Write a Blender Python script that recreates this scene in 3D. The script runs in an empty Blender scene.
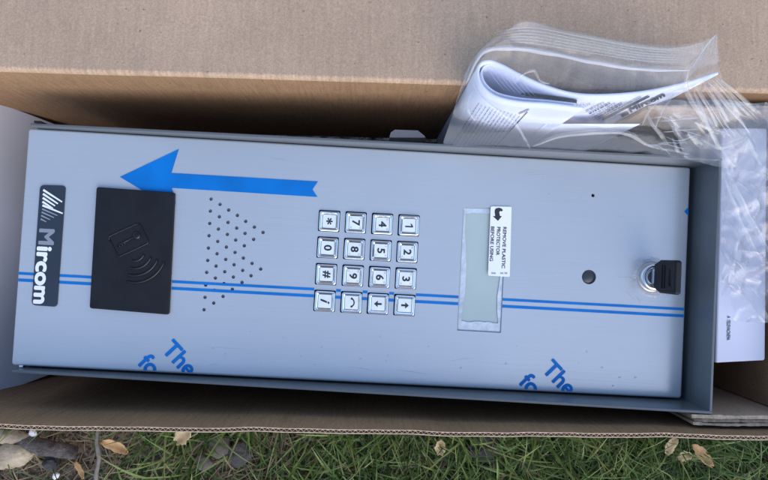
import bpy, bmesh, math, random
from mathutils import Vector, Matrix, noise
random.seed(7)
S = bpy.context.scene
COL = S.collection
PI = math.pi

# ------------------------------------------------------------ camera, light
F = 577.0                       # focal length in photograph pixels (768 wide)
CAM = Vector((0, 0, 0.49))
cd = bpy.data.cameras.new('camera'); cam = bpy.data.objects.new('camera', cd); COL.objects.link(cam)
cd.sensor_width = 36; cd.lens = 36 * F / 768; cd.clip_start = 0.01; cd.clip_end = 60
nad = Vector((370 - 384, 240 - 256, -F)).normalized()
Q = nad.rotation_difference(Vector((0, 0, -1)))
cam.location = CAM; cam.rotation_mode = 'QUATERNION'; cam.rotation_quaternion = Q
S.camera = cam
S.render.resolution_x = 1024; S.render.resolution_y = 640

SUNV = Vector((0.30, -0.70, 0.62)).normalized()      # towards the sun
w = bpy.data.worlds.new('World'); S.world = w; w.use_nodes = True
nt = w.node_tree; nt.nodes.clear()
sky = nt.nodes.new('ShaderNodeTexSky'); sky.sky_type = 'NISHITA'; sky.sun_disc = False
sky.sun_elevation = math.asin(SUNV.z); sky.sun_rotation = math.atan2(SUNV.x, SUNV.y)
sky.air_density = 1.0; sky.dust_density = 1.2; sky.ozone_density = 1.0
bg = nt.nodes.new('ShaderNodeBackground'); bg.inputs[1].default_value = 0.15
wo = nt.nodes.new('ShaderNodeOutputWorld')
nt.links.new(sky.outputs[0], bg.inputs[0]); nt.links.new(bg.outputs[0], wo.inputs[0])
sd = bpy.data.lights.new('sun', 'SUN'); sd.energy = 0.5; sd.angle = math.radians(70); sd.color = (1, 0.92, 0.82)
so = bpy.data.objects.new('sun', sd); COL.objects.link(so)
so.rotation_euler = (-SUNV).to_track_quat('-Z', 'Y').to_euler()
S.view_settings.view_transform = 'Standard'; S.view_settings.look = 'None'
S.view_settings.exposure = 1.0; S.view_settings.gamma = 1; S.view_settings.use_curve_mapping = False

# ------------------------------------------------------------ measuring helper
def at(px, py, d):
    """world point seen at photograph pixel (px,py), d metres below the camera"""
    r = Q @ Vector((px - 384, 240 - py, -F))
    return CAM + r * (d / -r.z)

# ------------------------------------------------------------ materials
MATS = {}
def mat(name, col, rough=0.5, metal=0.0, spec=0.5, coat=0.0, bump=None, var=None, aniso=0):
    """bump=(scale,strength,dist); var=(scale,amount,detail)"""
    m = bpy.data.materials.new(name); m.use_nodes = True; MATS[name] = m
    n = m.node_tree; p = n.nodes['Principled BSDF']
    p.inputs['Base Color'].default_value = (*col, 1); p.inputs['Roughness'].default_value = rough
    p.inputs['Metallic'].default_value = metal; p.inputs['Specular IOR Level'].default_value = spec
    p.inputs['Coat Weight'].default_value = coat; p.inputs['Coat Roughness'].default_value = 0.08
    tc = n.nodes.new('ShaderNodeTexCoord')
    if var:
        no = n.nodes.new('ShaderNodeTexNoise'); no.inputs['Scale'].default_value = var[0]; no.inputs['Detail'].default_value = var[2]
        mp = n.nodes.new('ShaderNodeMapRange'); mp.inputs[1].default_value = 0.3; mp.inputs[2].default_value = 0.7
        mp.inputs[3].default_value = 1 - var[1]; mp.inputs[4].default_value = 1 + var[1]
        mx = n.nodes.new('ShaderNodeVectorMath'); mx.operation = 'SCALE'; mx.inputs[0].default_value = col
        n.links.new(tc.outputs['Object'], no.inputs['Vector']); n.links.new(no.outputs[0], mp.inputs[0])
        n.links.new(mp.outputs[0], mx.inputs['Scale']); n.links.new(mx.outputs[0], p.inputs['Base Color'])
    if bump:
        nb = n.nodes.new('ShaderNodeTexNoise'); nb.inputs['Scale'].default_value = bump[0]; nb.inputs['Detail'].default_value = 4
        b = n.nodes.new('ShaderNodeBump'); b.inputs['Strength'].default_value = bump[1]; b.inputs['Distance'].default_value = bump[2]
        n.links.new(tc.outputs['Object'], nb.inputs['Vector']); n.links.new(nb.outputs[0], b.inputs['Height'])
        n.links.new(b.outputs[0], p.inputs['Normal'])
    return m

def kraft(name, col, stripe=0.12):
    m = bpy.data.materials.new(name); m.use_nodes = True; n = m.node_tree; L = n.links.new
    p = n.nodes['Principled BSDF']; p.inputs['Roughness'].default_value = 0.85; p.inputs['Specular IOR Level'].default_value = 0.2
    tc = n.nodes.new('ShaderNodeTexCoord')
    def noi(sc, det, vec=None, ro=0.6):
        a = n.nodes.new('ShaderNodeTexNoise'); a.inputs['Scale'].default_value = sc; a.inputs['Detail'].default_value = det
        a.inputs['Roughness'].default_value = ro
        L(vec or tc.outputs['Object'], a.inputs['Vector']); return a.outputs[0]
    def rng(x, a, b, c, d):
        r = n.nodes.new('ShaderNodeMapRange'); [setattr(r.inputs[i + 1], 'default_value', v) for i, v in enumerate((a, b, c, d))]
        L(x, r.inputs[0]); return r.outputs[0]
    def mul(a, b):
        r = n.nodes.new('ShaderNodeMath'); r.operation = 'MULTIPLY'; L(a, r.inputs[0]); L(b, r.inputs[1]); return r.outputs[0]
    big = rng(noi(14, 4), 0.3, 0.7, 0.9, 1.1)
    fib = rng(noi(900, 3), 0.3, 0.7, 0.83, 1.17)
    mp = n.nodes.new('ShaderNodeMapping'); mp.inputs['Scale'].default_value = (1.6, 0.12, 0.12); L(tc.outputs['Object'], mp.inputs[0])
    st = rng(noi(330, 2, mp.outputs[0]), 0.3, 0.7, 1 - stripe, 1 + stripe)
    speck = rng(noi(420, 1), 0.73, 0.78, 1.0, 0.55)
    f = mul(mul(mul(big, fib), st), speck)
    mx = n.nodes.new('ShaderNodeVectorMath'); mx.operation = 'SCALE'; mx.inputs[0].default_value = col
    L(f, mx.inputs['Scale']); L(mx.outputs[0], p.inputs['Base Color'])
    b = n.nodes.new('ShaderNodeBump'); b.inputs['Strength'].default_value = 0.35; b.inputs['Distance'].default_value = 0.0006
    L(mul(fib, st), b.inputs['Height']); L(b.outputs[0], p.inputs['Normal'])
    return m

def film(name, haze=0.08, rough=0.08, bump=0.0, bscale=60, tint=(0.93, 0.95, 1.0), f0=0.03, f1=0.7):
    m = bpy.data.materials.new(name); m.use_nodes = True; n = m.node_tree; n.nodes.clear(); L = n.links.new
    out = n.nodes.new('ShaderNodeOutputMaterial')
    tr = n.nodes.new('ShaderNodeBsdfTransparent'); tr.inputs[0].default_value = (0.97, 0.97, 0.98, 1)
    gl = n.nodes.new('ShaderNodeBsdfGlossy'); gl.inputs['Roughness'].default_value = rough
    df = n.nodes.new('ShaderNodeBsdfDiffuse'); df.inputs[0].default_value = (*tint, 1)
    tl = n.nodes.new('ShaderNodeBsdfTranslucent'); tl.inputs[0].default_value = (*tint, 1)
    lw = n.nodes.new('ShaderNodeLayerWeight'); lw.inputs[0].default_value = 0.35
    tc = n.nodes.new('ShaderNodeTexCoord')
    no = n.nodes.new('ShaderNodeTexNoise'); no.inputs['Scale'].default_value = bscale; no.inputs['Detail'].default_value = 5
    L(tc.outputs['Object'], no.inputs['Vector'])
    if bump:
        b = n.nodes.new('ShaderNodeBump'); b.inputs['Strength'].default_value = bump; b.inputs['Distance'].default_value = 0.002
        L(no.outputs[0], b.inputs['Height'])
        for q in (gl, lw, df): L(b.outputs[0], q.inputs['Normal'])
    mr = n.nodes.new('ShaderNodeMapRange'); mr.inputs[1].default_value = 0; mr.inputs[2].default_value = 1
    mr.inputs[3].default_value = f0; mr.inputs[4].default_value = f1
    pw = n.nodes.new('ShaderNodeMath'); pw.operation = 'POWER'; pw.inputs[1].default_value = 2.2
    L(lw.outputs['Facing'], pw.inputs[0]); L(pw.outputs[0], mr.inputs[0])
    md = n.nodes.new('ShaderNodeMixShader'); md.inputs[0].default_value = 0.5; L(df.outputs[0], md.inputs[1]); L(tl.outputs[0], md.inputs[2])
    m1 = n.nodes.new('ShaderNodeMixShader'); m1.inputs[0].default_value = haze
    L(tr.outputs[0], m1.inputs[1]); L(md.outputs[0], m1.inputs[2])
    m2 = n.nodes.new('ShaderNodeMixShader'); L(mr.outputs[0], m2.inputs[0]); L(m1.outputs[0], m2.inputs[1]); L(gl.outputs[0], m2.inputs[2])
    L(m2.outputs[0], out.inputs[0])
    return m

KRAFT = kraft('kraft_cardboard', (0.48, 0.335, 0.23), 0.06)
KRAFT_IN_SHADE = kraft('kraft_inside_shaded', (0.305, 0.184, 0.100), 0.14)  # box interior shade put into the colour, darker than the outer kraft
KEDGE = mat('cardboard_cut_edge', (0.60, 0.44, 0.30), 0.9, var=(500, 0.25, 3))
CREASE = kraft('scuffed_crease', (0.46, 0.325, 0.225), 0.2)
LINER = mat('grey_white_board', (0.70, 0.72, 0.80), 0.75, var=(12, 0.06, 4), bump=(250, 0.15, 0.0005))
FOAM = mat('white_foam', (0.93, 0.93, 0.93), 0.8, bump=(400, 0.8, 0.001))
GREY = mat('grey_painted_steel', (0.115, 0.128, 0.138), 0.38, coat=0.25, bump=(700, 0.12, 0.0003), var=(30, 0.08, 4))
BLACK = mat('black_plastic', (0.008, 0.009, 0.012), 0.5, spec=0.35, bump=(900, 0.25, 0.0003), var=(60, 0.3, 4))
GBLACK = mat('glossy_black_relief', (0.006, 0.006, 0.008), 0.22)
DARK = mat('dark_cavity', (0.006, 0.006, 0.006), 0.9)
CHROME = mat('chrome', (0.82, 0.83, 0.85), 0.14, 1.0, bump=(200, 0.12, 0.0006))
STEEL = mat('lock_steel', (0.75, 0.75, 0.76), 0.22, 1.0, bump=(300, 0.2, 0.0006))
BRASS = mat('outer_lock_ring', (0.66, 0.60, 0.50), 0.28, 1.0)
CAP = mat('key_cap_ivory', (0.80, 0.86, 0.86), 0.4, var=(90, 0.08, 3))
INK = mat('dark_ink', (0.02, 0.025, 0.035), 0.6)
FAINT = mat('faint_ink', (0.36, 0.40, 0.42), 0.6)
BLUE = mat('blue_print', (0.0, 0.17, 0.55), 0.5, spec=0.25, coat=0.0, var=(45, 0.12, 3))
BADGE = mat('badge_slate', (0.028, 0.040, 0.058), 0.35, coat=0.0, var=(80, 0.1, 3))
WHITE = mat('white_print', (0.9, 0.92, 0.95), 0.5)
SILVER = mat('silver_grey_print', (0.26, 0.29, 0.34), 0.5)
LABEL = mat('white_sticker', (0.88, 0.90, 0.90), 0.45)
PAPER = mat('white_paper', (0.74, 0.785, 0.93), 0.6, var=(25, 0.03, 3))
MILK = film('milky_ridge_and_glint', 0.22, 0.12, f1=.5)
SEAL = film('milky_zip_seal', 0.45, 0.15)
FOLD = film('film_fold', 0.12, 0.10, 0.3, 90, f0=.06, f1=.9)
FILM = film('clear_bag_film', 0.07, 0.09, 0.3, 50, f0=.03)
CRUMP = film('crumpled_bag_film', 0.17, 0.09, 0.25, 60, f0=.05, f1=.95)
THIN = film('protective_film_shred', 0.25, 0.12, 0.4, 200)

def steel_face():
    m = bpy.data.materials.new('film_covered_steel'); m.use_nodes = True; n = m.node_tree; L = n.links.new
    p = n.nodes['Principled BSDF']
    p.inputs['Base Color'].default_value = (0.525, 0.575, 0.62, 1); p.inputs['Metallic'].default_value = 0.32
    p.inputs['Roughness'].default_value = 0.22; p.inputs['Coat Weight'].default_value = 0.3; p.inputs['Coat Roughness'].default_value = 0.12
    tc = n.nodes.new('ShaderNodeTexCoord')
    mp = n.nodes.new('ShaderNodeMapping'); mp.inputs['Scale'].default_value = (12, 900, 1); L(tc.outputs['Object'], mp.inputs[0])
    a = n.nodes.new('ShaderNodeTexNoise'); a.inputs['Scale'].default_value = 1; a.inputs['Detail'].default_value = 3; L(mp.outputs[0], a.inputs[0])
    b = n.nodes.new('ShaderNodeBump'); b.inputs['Strength'].default_value = 0.08; b.inputs['Distance'].default_value = 0.0003
    L(a.outputs[0], b.inputs['Height']); L(b.outputs[0], p.inputs['Normal'])
    c = n.nodes.new('ShaderNodeTexNoise'); c.inputs['Scale'].default_value = 14; c.inputs['Detail'].default_value = 6; L(tc.outputs['Object'], c.inputs[0])
    c2 = n.nodes.new('ShaderNodeBump'); c2.inputs['Strength'].default_value = 0.5; c2.inputs['Distance'].default_value = 0.002
    L(c.outputs[0], c2.inputs['Height']); L(c2.outputs[0], p.inputs['Coat Normal'])
    v1 = n.nodes.new('ShaderNodeMapRange'); v1.inputs[1].default_value = .3; v1.inputs[2].default_value = .7; v1.inputs[3].default_value = .955; v1.inputs[4].default_value = 1.045
    v0 = n.nodes.new('ShaderNodeTexNoise'); v0.inputs['Scale'].default_value = 9; v0.inputs['Detail'].default_value = 5; L(tc.outputs['Object'], v0.inputs[0]); L(v0.outputs[0], v1.inputs[0])
    v2 = n.nodes.new('ShaderNodeMapRange'); v2.inputs[1].default_value = .3; v2.inputs[2].default_value = .7; v2.inputs[3].default_value = .985; v2.inputs[4].default_value = 1.015; L(a.outputs[0], v2.inputs[0])
    v3 = n.nodes.new('ShaderNodeMath'); v3.operation = 'MULTIPLY'; L(v1.outputs[0], v3.inputs[0]); L(v2.outputs[0], v3.inputs[1])
    v4 = n.nodes.new('ShaderNodeVectorMath'); v4.operation = 'SCALE'; v4.inputs[0].default_value = (0.525, 0.572, 0.615); L(v3.outputs[0], v4.inputs['Scale']); L(v4.outputs[0], p.inputs['Base Color'])
    r = n.nodes.new('ShaderNodeMapRange'); r.inputs[3].default_value = 0.19; r.inputs[4].default_value = 0.25; L(c.outputs[0], r.inputs[0]); L(r.outputs[0], p.inputs['Roughness'])
    return m
FACE = steel_face()

def lcd_mat():
    m = bpy.data.materials.new('lcd_under_film'); m.use_nodes = True; n = m.node_tree; L = n.links.new
    p = n.nodes['Principled BSDF']; p.inputs['Roughness'].default_value = 0.22; p.inputs['Coat Weight'].default_value = 0.6
    tc = n.nodes.new('ShaderNodeTexCoord')
    a = n.nodes.new('ShaderNodeTexNoise'); a.inputs['Scale'].default_value = 30; a.inputs['Detail'].default_value = 3; L(tc.outputs['Object'], a.inputs[0])
    cr = n.nodes.new('ShaderNodeValToRGB'); e = cr.color_ramp.elements
    e[0].color = (0.40, 0.49, 0.47, 1); e[1].color = (0.48, 0.56, 0.54, 1); L(a.outputs[0], cr.inputs[0]); L(cr.outputs[0], p.inputs['Base Color'])
    return m
LCD = lcd_mat()
LCDF = mat('peeling_display_film', (0.56, 0.63, 0.70), 0.3, coat=0.5, bump=(150, 0.5, 0.003), var=(120, 0.14, 4))

# ------------------------------------------------------------ object helpers
def link(name, me, m=None, parent=None):
    o = bpy.data.objects.new(name, me); COL.objects.link(o)
    if m is not None and me is not None: me.materials.append(m)
    if parent: o.parent = parent
    return o
def bobj(name, bm, m, parent=None, smooth=False, bev=0, seg=2):
    me = bpy.data.meshes.new(name); bm.normal_update(); bm.to_mesh(me); bm.free()
    if smooth:
        for p in me.polygons: p.use_smooth = True
    o = link(name, me, m, parent)
    if bev:
        b = o.modifiers.new('b', 'BEVEL'); b.width = bev; b.segments = seg; b.limit_method = 'ANGLE'; b.angle_limit = math.radians(40)
    return o
def tag(o, label=None, cat=None, group=None, kind=None):
    if label: o['label'] = label
    if cat: o['category'] = cat
    if group: o['group'] = group
    if kind: o['kind'] = kind
    return o
def empty(name, loc=(0, 0, 0), rz=0):
    o = bpy.data.objects.new(name, None); COL.objects.link(o); o.empty_display_size = 0.02
    o.location = loc; o.rotation_euler = (0, 0, rz); return o
def box(bm, x0, x1, y0, y1, z0, z1):
    v = [bm.verts.new((x, y, z)) for z in (z0, z1) for x, y in ((x0, y0), (x1, y0), (x1, y1), (x0, y1))]
    for f in ((3, 2, 1, 0), (4, 5, 6, 7), (0, 1, 5, 4), (1, 2, 6, 5), (2, 3, 7, 6), (3, 0, 4, 7)): bm.faces.new([v[i] for i in f])
    return v
def hexa(bm, bot, top):
    v = [bm.verts.new(p) for p in list(bot) + list(top)]
    for f in ((3, 2, 1, 0), (4, 5, 6, 7), (0, 1, 5, 4), (1, 2, 6, 5), (2, 3, 7, 6), (3, 0, 4, 7)): bm.faces.new([v[i] for i in f])
def prism(bm, pts, z0, z1, top_inset=0):
    """extruded polygon pts (ccw) from z0 to z1"""
    n = len(pts); c = sum((Vector(p) for p in pts), Vector((0, 0))) / n
    a = [bm.verts.new((p[0], p[1], z0)) for p in pts]
    b = []
    for p in pts:
        q = Vector(p); q = q + (c - q).normalized() * top_inset; b.append(bm.verts.new((q.x, q.y, z1)))
    bm.faces.new(b); bm.faces.new(a[::-1])
    for i in range(n): bm.faces.new((a[i], a[(i + 1) % n], b[(i + 1) % n], b[i]))
def rrect(cx, cy, w_, h_, r, seg=5, rot=0):
    pts = []
    for (sx, sy, a0) in ((1, 1, 0), (-1, 1, 90), (-1, -1, 180), (1, -1, 270)):
        for k in range(seg + 1):
            a = math.radians(a0 + 90 * k / seg)
            pts.append((sx * (w_ / 2 - r) + r * math.cos(a), sy * (h_ / 2 - r) + r * math.sin(a)))
    c, s = math.cos(rot), math.sin(rot)
    return [(cx + x * c - y * s, cy + x * s + y * c) for x, y in pts]
def rquad(P, r, seg=4):
    """rounded corner polygon through corner list P"""
    out = []; n = len(P); P = [Vector(p[:2]) for p in P]
    for i in range(n):
        p, a, b = P[i], P[i - 1], P[(i + 1) % n]
        s = p + (a - p).normalized() * r; e = p + (b - p).normalized() * r
        for k in range(seg + 1):
            t = k / seg; out.append(tuple(s * (1 - t) ** 2 + p * 2 * t * (1 - t) + e * t * t))
    ar = sum(out[i][0] * out[(i + 1) % len(out)][1] - out[(i + 1) % len(out)][0] * out[i][1] for i in range(len(out)))
    return out if ar > 0 else out[::-1]
def circ(cx, cy, r, n=14): return [(cx + r * math.cos(2 * PI * k / n), cy + r * math.sin(2 * PI * k / n)) for k in range(n)]
def tube(bm, pts, r, n=6):
    pts = [Vector(p) for p in pts]; rings = []
    for i, p in enumerate(pts):
        d = (pts[min(i + 1, len(pts) - 1)] - pts[max(i - 1, 0)]).normalized()
        u = d.cross(Vector((0, 0, 1))); u = u.normalized() if u.length > 1e-4 else Vector((1, 0, 0)); v = d.cross(u)
        rr = r[i] if isinstance(r, (list, tuple)) else r
        rings.append([bm.verts.new(p + (u * math.cos(2 * PI * k / n) + v * math.sin(2 * PI * k / n)) * rr) for k in range(n)])
    for a, b in zip(rings, rings[1:]):
        for k in range(n): bm.faces.new((a[k], a[(k + 1) % n], b[(k + 1) % n], b[k]))
    bm.faces.new(rings[0][::-1]); bm.faces.new(rings[-1])
def lathe(bm, prof, cx, cy, n=32):
    rings = [[bm.verts.new((cx + r * math.cos(2 * PI * k / n), cy + r * math.sin(2 * PI * k / n), z)) for k in range(n)] for r, z in prof]
    for a, b in zip(rings, rings[1:]):
        for k in range(n): bm.faces.new((a[k], a[(k + 1) % n], b[(k + 1) % n], b[k]))
    bm.faces.new(rings[-1])
def catmull(P, n):
    P = [Vector(p) for p in P]; out = []
    m_ = len(P) - 1
    for k in range(n):
        t = k / (n - 1) * m_; i = min(int(t), m_ - 1); t -= i
        p0 = P[i - 1] if i else P[0] * 2 - P[1]; p1 = P[i]; p2 = P[i + 1]; p3 = P[i + 2] if i + 2 <= m_ else P[-1] * 2 - P[-2]
        out.append(0.5 * (2 * p1 + (p2 - p0) * t + (2 * p0 - 5 * p1 + 4 * p2 - p3) * t * t + (3 * p1 - p0 - 3 * p2 + p3) * t ** 3))
    return out
def loft(curves, nu, nv, disp=None):
    rows = [catmull(c, nu) for c in curves]
    cols = [catmull([r[i] for r in rows], nv) for i in range(nu)]
    bm = bmesh.new()
    g = [[bm.verts.new(disp(p, i / (nu - 1), j / (nv - 1)) if disp else p) for j, p in enumerate(c)] for i, c in enumerate(cols)]
    for i in range(nu - 1):
        for j in range(nv - 1): bm.faces.new((g[i][j], g[i + 1][j], g[i + 1][j + 1], g[i][j + 1]))
    return bm
def fill_loops(loops):
    """flat sheet with holes (first loop outer) -> list of verts, faces at z=0"""
    cu = bpy.data.curves.new('t', 'CURVE'); cu.dimensions = '2D'; cu.fill_mode = 'BOTH'
    for lp in loops:
        s = cu.splines.new('POLY'); s.points.add(len(lp) - 1); s.use_cyclic_u = True
        for p, q in zip(s.points, lp): p.co = (q[0], q[1], 0, 1)
    o = bpy.data.objects.new('t', cu); COL.objects.link(o)
    dg = bpy.context.evaluated_depsgraph_get(); me = bpy.data.meshes.new_from_object(o.evaluated_get(dg))
    bpy.data.objects.remove(o); return me
def text_mesh(s, size, offset=0.0, align='LEFT', sx=1.0, shear=0.0, extrude=0.0):
    bold, offset = offset, 0.0
    cu = bpy.data.curves.new('t', 'FONT'); cu.body = s; cu.size = size; cu.offset = offset; cu.align_x = align
    cu.extrude = extrude; cu.shear = shear; cu.resolution_u = 4
    o = bpy.data.objects.new('t', cu); COL.objects.link(o)
    dg = bpy.context.evaluated_depsgraph_get(); me = bpy.data.meshes.new_from_object(o.evaluated_get(dg))
    bpy.data.objects.remove(o)
    for v in me.vertices: v.co.x *= sx
    me.materials.clear()
    if bold:
        bm = bmesh.new()
        for k, (dx, dy) in enumerate(((0, 0), (bold, 0), (-bold, 0), (0, bold), (0, -bold), (bold * .7, bold * .7), (-bold * .7, bold * .7), (bold * .7, -bold * .7), (-bold * .7, -bold * .7))):
            m2 = me.copy(); m2.transform(Matrix.Translation((dx, dy, k * 4e-6))); bm.from_mesh(m2); bpy.data.meshes.remove(m2)
        bm.to_mesh(me); bm.free()
    return me
def tbounds(me):
    xs = [v.co.x for v in me.vertices]; ys = [v.co.y for v in me.vertices]
    return min(xs), max(xs), min(ys), max(ys)
def clip_mesh(me, co, no):
    bm = bmesh.new(); bm.from_mesh(me)
    bmesh.ops.bisect_plane(bm, geom=bm.verts[:] + bm.edges[:] + bm.faces[:], plane_co=co, plane_no=no, clear_outer=True)
    bm.to_mesh(me); bm.free()

# ------------------------------------------------------------ ground
me = bpy.data.meshes.new('ground'); bm = bmesh.new()
N = 90
def gh(x, y):
    n1 = noise.noise(Vector((x * 9, y * 9, 3))) * 0.004 + noise.noise(Vector((x * 45, y * 45, 1))) * 0.0022 + noise.noise(Vector((x * 130, y * 130, 1))) * 0.001
    inbox = abs(x) < 0.34 and abs(y + 0.0) < 0.13
    return -0.006 + (n1 * 0.3 if inbox else n1)
xs = []
k = 0
def axis(n, near, far):
    out = []
    for i in range(-n, n + 1):
        t = i / n; out.append(math.copysign(near * abs(t) + (far - near) * abs(t) ** 5, t))
    return out
AX = axis(140, 0.9, 6.0)
gv = [[bm.verts.new((x, y, gh(x, y))) for y in AX] for x in AX]
for i in range(len(AX) - 1):
    for j in range(len(AX) - 1): bm.faces.new((gv[i][j], gv[i + 1][j], gv[i + 1][j + 1], gv[i][j + 1]))
SOIL = mat('dry_soil', (0.19, 0.16, 0.135), 0.95, var=(110, 0.65, 8), bump=(220, 1.0, 0.006), spec=0.15)
g = bobj('ground', bm, SOIL, smooth=True); tag(g, kind='structure', label='grey brown dry soil under the grass')

# ------------------------------------------------------------ cardboard box
bL0, bR0 = at(0, 429.5, .33), at(768, 439.5, .33)
BA = math.atan2(bR0.y - bL0.y, bR0.x - bL0.x) + math.radians(0.0)
tL0, tR0 = at(0, 70, .33), at(768, 93, .33)
BA = 0.5 * (BA + math.atan2(tR0.y - tL0.y, tR0.x - tL0.x))
cb, sb_ = math.cos(BA), math.sin(BA)
def B(px, py, d):
    p = at(px, py, d); return Vector((p.x * cb + p.y * sb_, -p.x * sb_ + p.y * cb, p.z))
RIM = 0.16
yF = 0.5 * (B(0, 429.5, .33).y + B(768, 439.5, .33).y)       # outer face of the front wall
yBk = 0.5 * (B(0, 70, .33).y + B(768, 93, .33).y)            # fold of the back wall
T = 0.0025
xL, xR = -0.292, 0.262
box_root = empty('cardboard_box', (0, 0, 0), BA)
tag(box_root, 'open brown corrugated cardboard box on the grass with a raw cut front rim', 'box')
def wavy(x): return 0.0004 * math.sin(x * 31) + 0.0003 * math.sin(x * 83 + 1) + noise.noise(Vector((x * 55, 2, 0))) * 0.0006
def corr_wall(name, a, b, nrm, z0, z1, pitch=0.0031):
    """corrugated wall along a->b (2D), thickness T toward nrm (inwards), open flutes on top"""
    a = Vector(a); b = Vector(b); d = (b - a).normalized(); Lg = (b - a).length; nn = Vector(nrm)
    n = int(Lg / 0.006)
    def liner(off0, off1, nm, par, mm):
        bm = bmesh.new(); rows = []
        for i in range(n + 1):
            s = Lg * i / n; wv = wavy(s); p = a + d * s
            q0 = p + nn * off0; q1 = p + nn * off1
            zt = z1 + 0.5 * wv
            rows.append([bm.verts.new((q0.x, q0.y, z0)), bm.verts.new((q0.x + nn.x * wv, q0.y + nn.y * wv, zt)), bm.verts.new((q1.x + nn.x * wv, q1.y + nn.y * wv, zt)), bm.verts.new((q1.x, q1.y, z0))])
        for r, s_ in zip(rows, rows[1:]):
            for k in range(4): bm.faces.new((r[k], s_[k], s_[(k + 1) % 4], r[(k + 1) % 4]))
        bm.faces.new(rows[0][::-1]); bm.faces.new(rows[-1]); bmesh.ops.recalc_face_normals(bm, faces=bm.faces)
        o = bobj(nm, bm, mm, par); o.data.materials.append(KEDGE)
        for pl in o.data.polygons:
            if pl.normal.z > 0.6: pl.material_index = 1
        return o
    wo_ = liner(0, 0.00042, name, box_root, KRAFT)
    liner(T - 0.00042, T, 'inner_liner', wo_, KRAFT_IN_SHADE)
    bm = bmesh.new(); n2 = int(Lg / pitch * 8); rows = []
    for i in range(n2 + 1):
        s = Lg * i / n2; wv = wavy(s); p = a + d * s
        ph = 2 * PI * s / pitch + 0.8 * noise.noise(Vector((s * 60, 0, 0)))
        c = T / 2 + wv + (T / 2 - 0.0006) * math.sin(ph)
        q0 = p + nn * (c - 0.00017); q1 = p + nn * (c + 0.00017); zt = z1 - 0.0003 + 0.5 * wv
        zb = z1 - 0.03
        rows.append([bm.verts.new((q0.x, q0.y, zb)), bm.verts.new((q0.x, q0.y, zt)), bm.verts.new((q1.x, q1.y, zt)), bm.verts.new((q1.x, q1.y, zb))])
    for r, s_ in zip(rows, rows[1:]):
        for k in range(4): bm.faces.new((r[k], s_[k], s_[(k + 1) % 4], r[(k + 1) % 4]))
    bmesh.ops.recalc_face_normals(bm, faces=bm.faces)
    fl = bobj('fluting', bm, KEDGE, wo_); fl['kind'] = 'stuff'
    return wo_
corr_wall('front_wall', (xL, yF), (xR, yF), (0, 1), 0.002, RIM)
corr_wall('side_wall', (xL, yF + T), (xL, yBk - T), (1, 0), 0.002, RIM)
corr_wall('side_wall', (xR, yF + T), (xR, yBk - T), (-1, 0), 0.002, RIM)
# back wall with its folded-out flap: one bent sheet
def bent_sheet(prof, x0, x1, n, jitter=0.0):
    bm = bmesh.new(); rows = []
    for i in range(n + 1):
        x = x0 + (x1 - x0) * i / n; r = []
        for k, (y, z, am) in enumerate(prof):
            j = noise.noise(Vector((x * 22, (y * 30 - z * 30), 5))) * jitter * am
            j2 = noise.noise(Vector((x * 5, (y - z) * 9, 9))) * jitter * 1.6 * am
            r.append(bm.verts.new((x, y + (j + j2) * 0.4, z + j + j2)))
        rows.append(r)
    for a, b in zip(rows, rows[1:]):
        for k in range(len(prof) - 1): bm.faces.new((a[k], b[k], b[k + 1], a[k + 1]))
    return bm
yb = yBk
wallp = [(yb - 0.0, 0.002, 0), (yb, 0.05, 0.2), (yb, 0.10, .4), (yb, 0.135, .5), (yb + 0.0002, RIM - 0.0035, .6)]
bm = bent_sheet(wallp, xL, xR, 90, 0.0004); o = bobj('back_wall', bm, KRAFT_IN_SHADE, box_root, True)
so_ = o.modifiers.new('s', 'SOLIDIFY'); so_.thickness = T; so_.offset = -1; so_.use_rim = False
for f_ in o.data.polygons: pass
creasep = [(yb + 0.0002, RIM - 0.0035, .6), (yb + 0.0004, RIM - 0.0018, .6), (yb + 0.0009, RIM - 0.0006, .6), (yb + 0.0017, RIM + 0.0001, .6), (yb + 0.0025, RIM + 0.0002, .6)]
bm = bent_sheet(creasep, xL, xR, 90, 0.0004); c_ = bobj('crease', bm, CREASE, o, True)
flapp = [(yb + 0.0025 + 0.012 * k, RIM + 0.0002 - 0.0009 * k, .6 + .12 * k) for k in range(13)]
bm = bent_sheet(flapp, xL - 0.0, xR, 90, 0.0004); o = bobj('back_flap', bm, KRAFT, box_root, True)
so_ = o.modifiers.new('s', 'SOLIDIFY'); so_.thickness = T; so_.offset = -1; so_.use_rim = False
bm = bmesh.new(); box(bm, xL + T, xR - T, yF + T, yBk - T - .0005, 0.002, 0.0048); bobj('box_floor', bm, KRAFT_IN_SHADE, box_root)

# grey-white board standing against the left end of the box
lb = empty('end_board', (0, 0, 0), BA)
xb = B(62, 372, .484).x
y0b = B(0, 395, .402).y + 0.0025; y1b = B(0, 101, .402).y - 0.0025
bpy.data.objects.remove(lb)
def line_at(pa, da, pb, db, z):
    A_, B_ = at(*pa, da), at(*pb, db); return A_.lerp(B_, (z - A_.z) / (B_.z - A_.z))
bm = bmesh.new(); q_ = []
for z_ in (0.0056, 0.143):
    n0 = line_at((0, 102.5), .410, (62, 126.5), .460, z_); s0 = line_at((0, 393.5), .410, (62, 370.5), .460, z_)
    q_.append([s0 + Vector((-.003, 0, 0)), s0, n0, n0 + Vector((-.003, 0, 0))])
hexa(bm, q_[0], q_[1])
lb = bobj('end_board', bm, LINER, bev=0.0008); tag(lb, 'pale lavender grey board leaning against the left end of the cardboard box', 'board')

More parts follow.
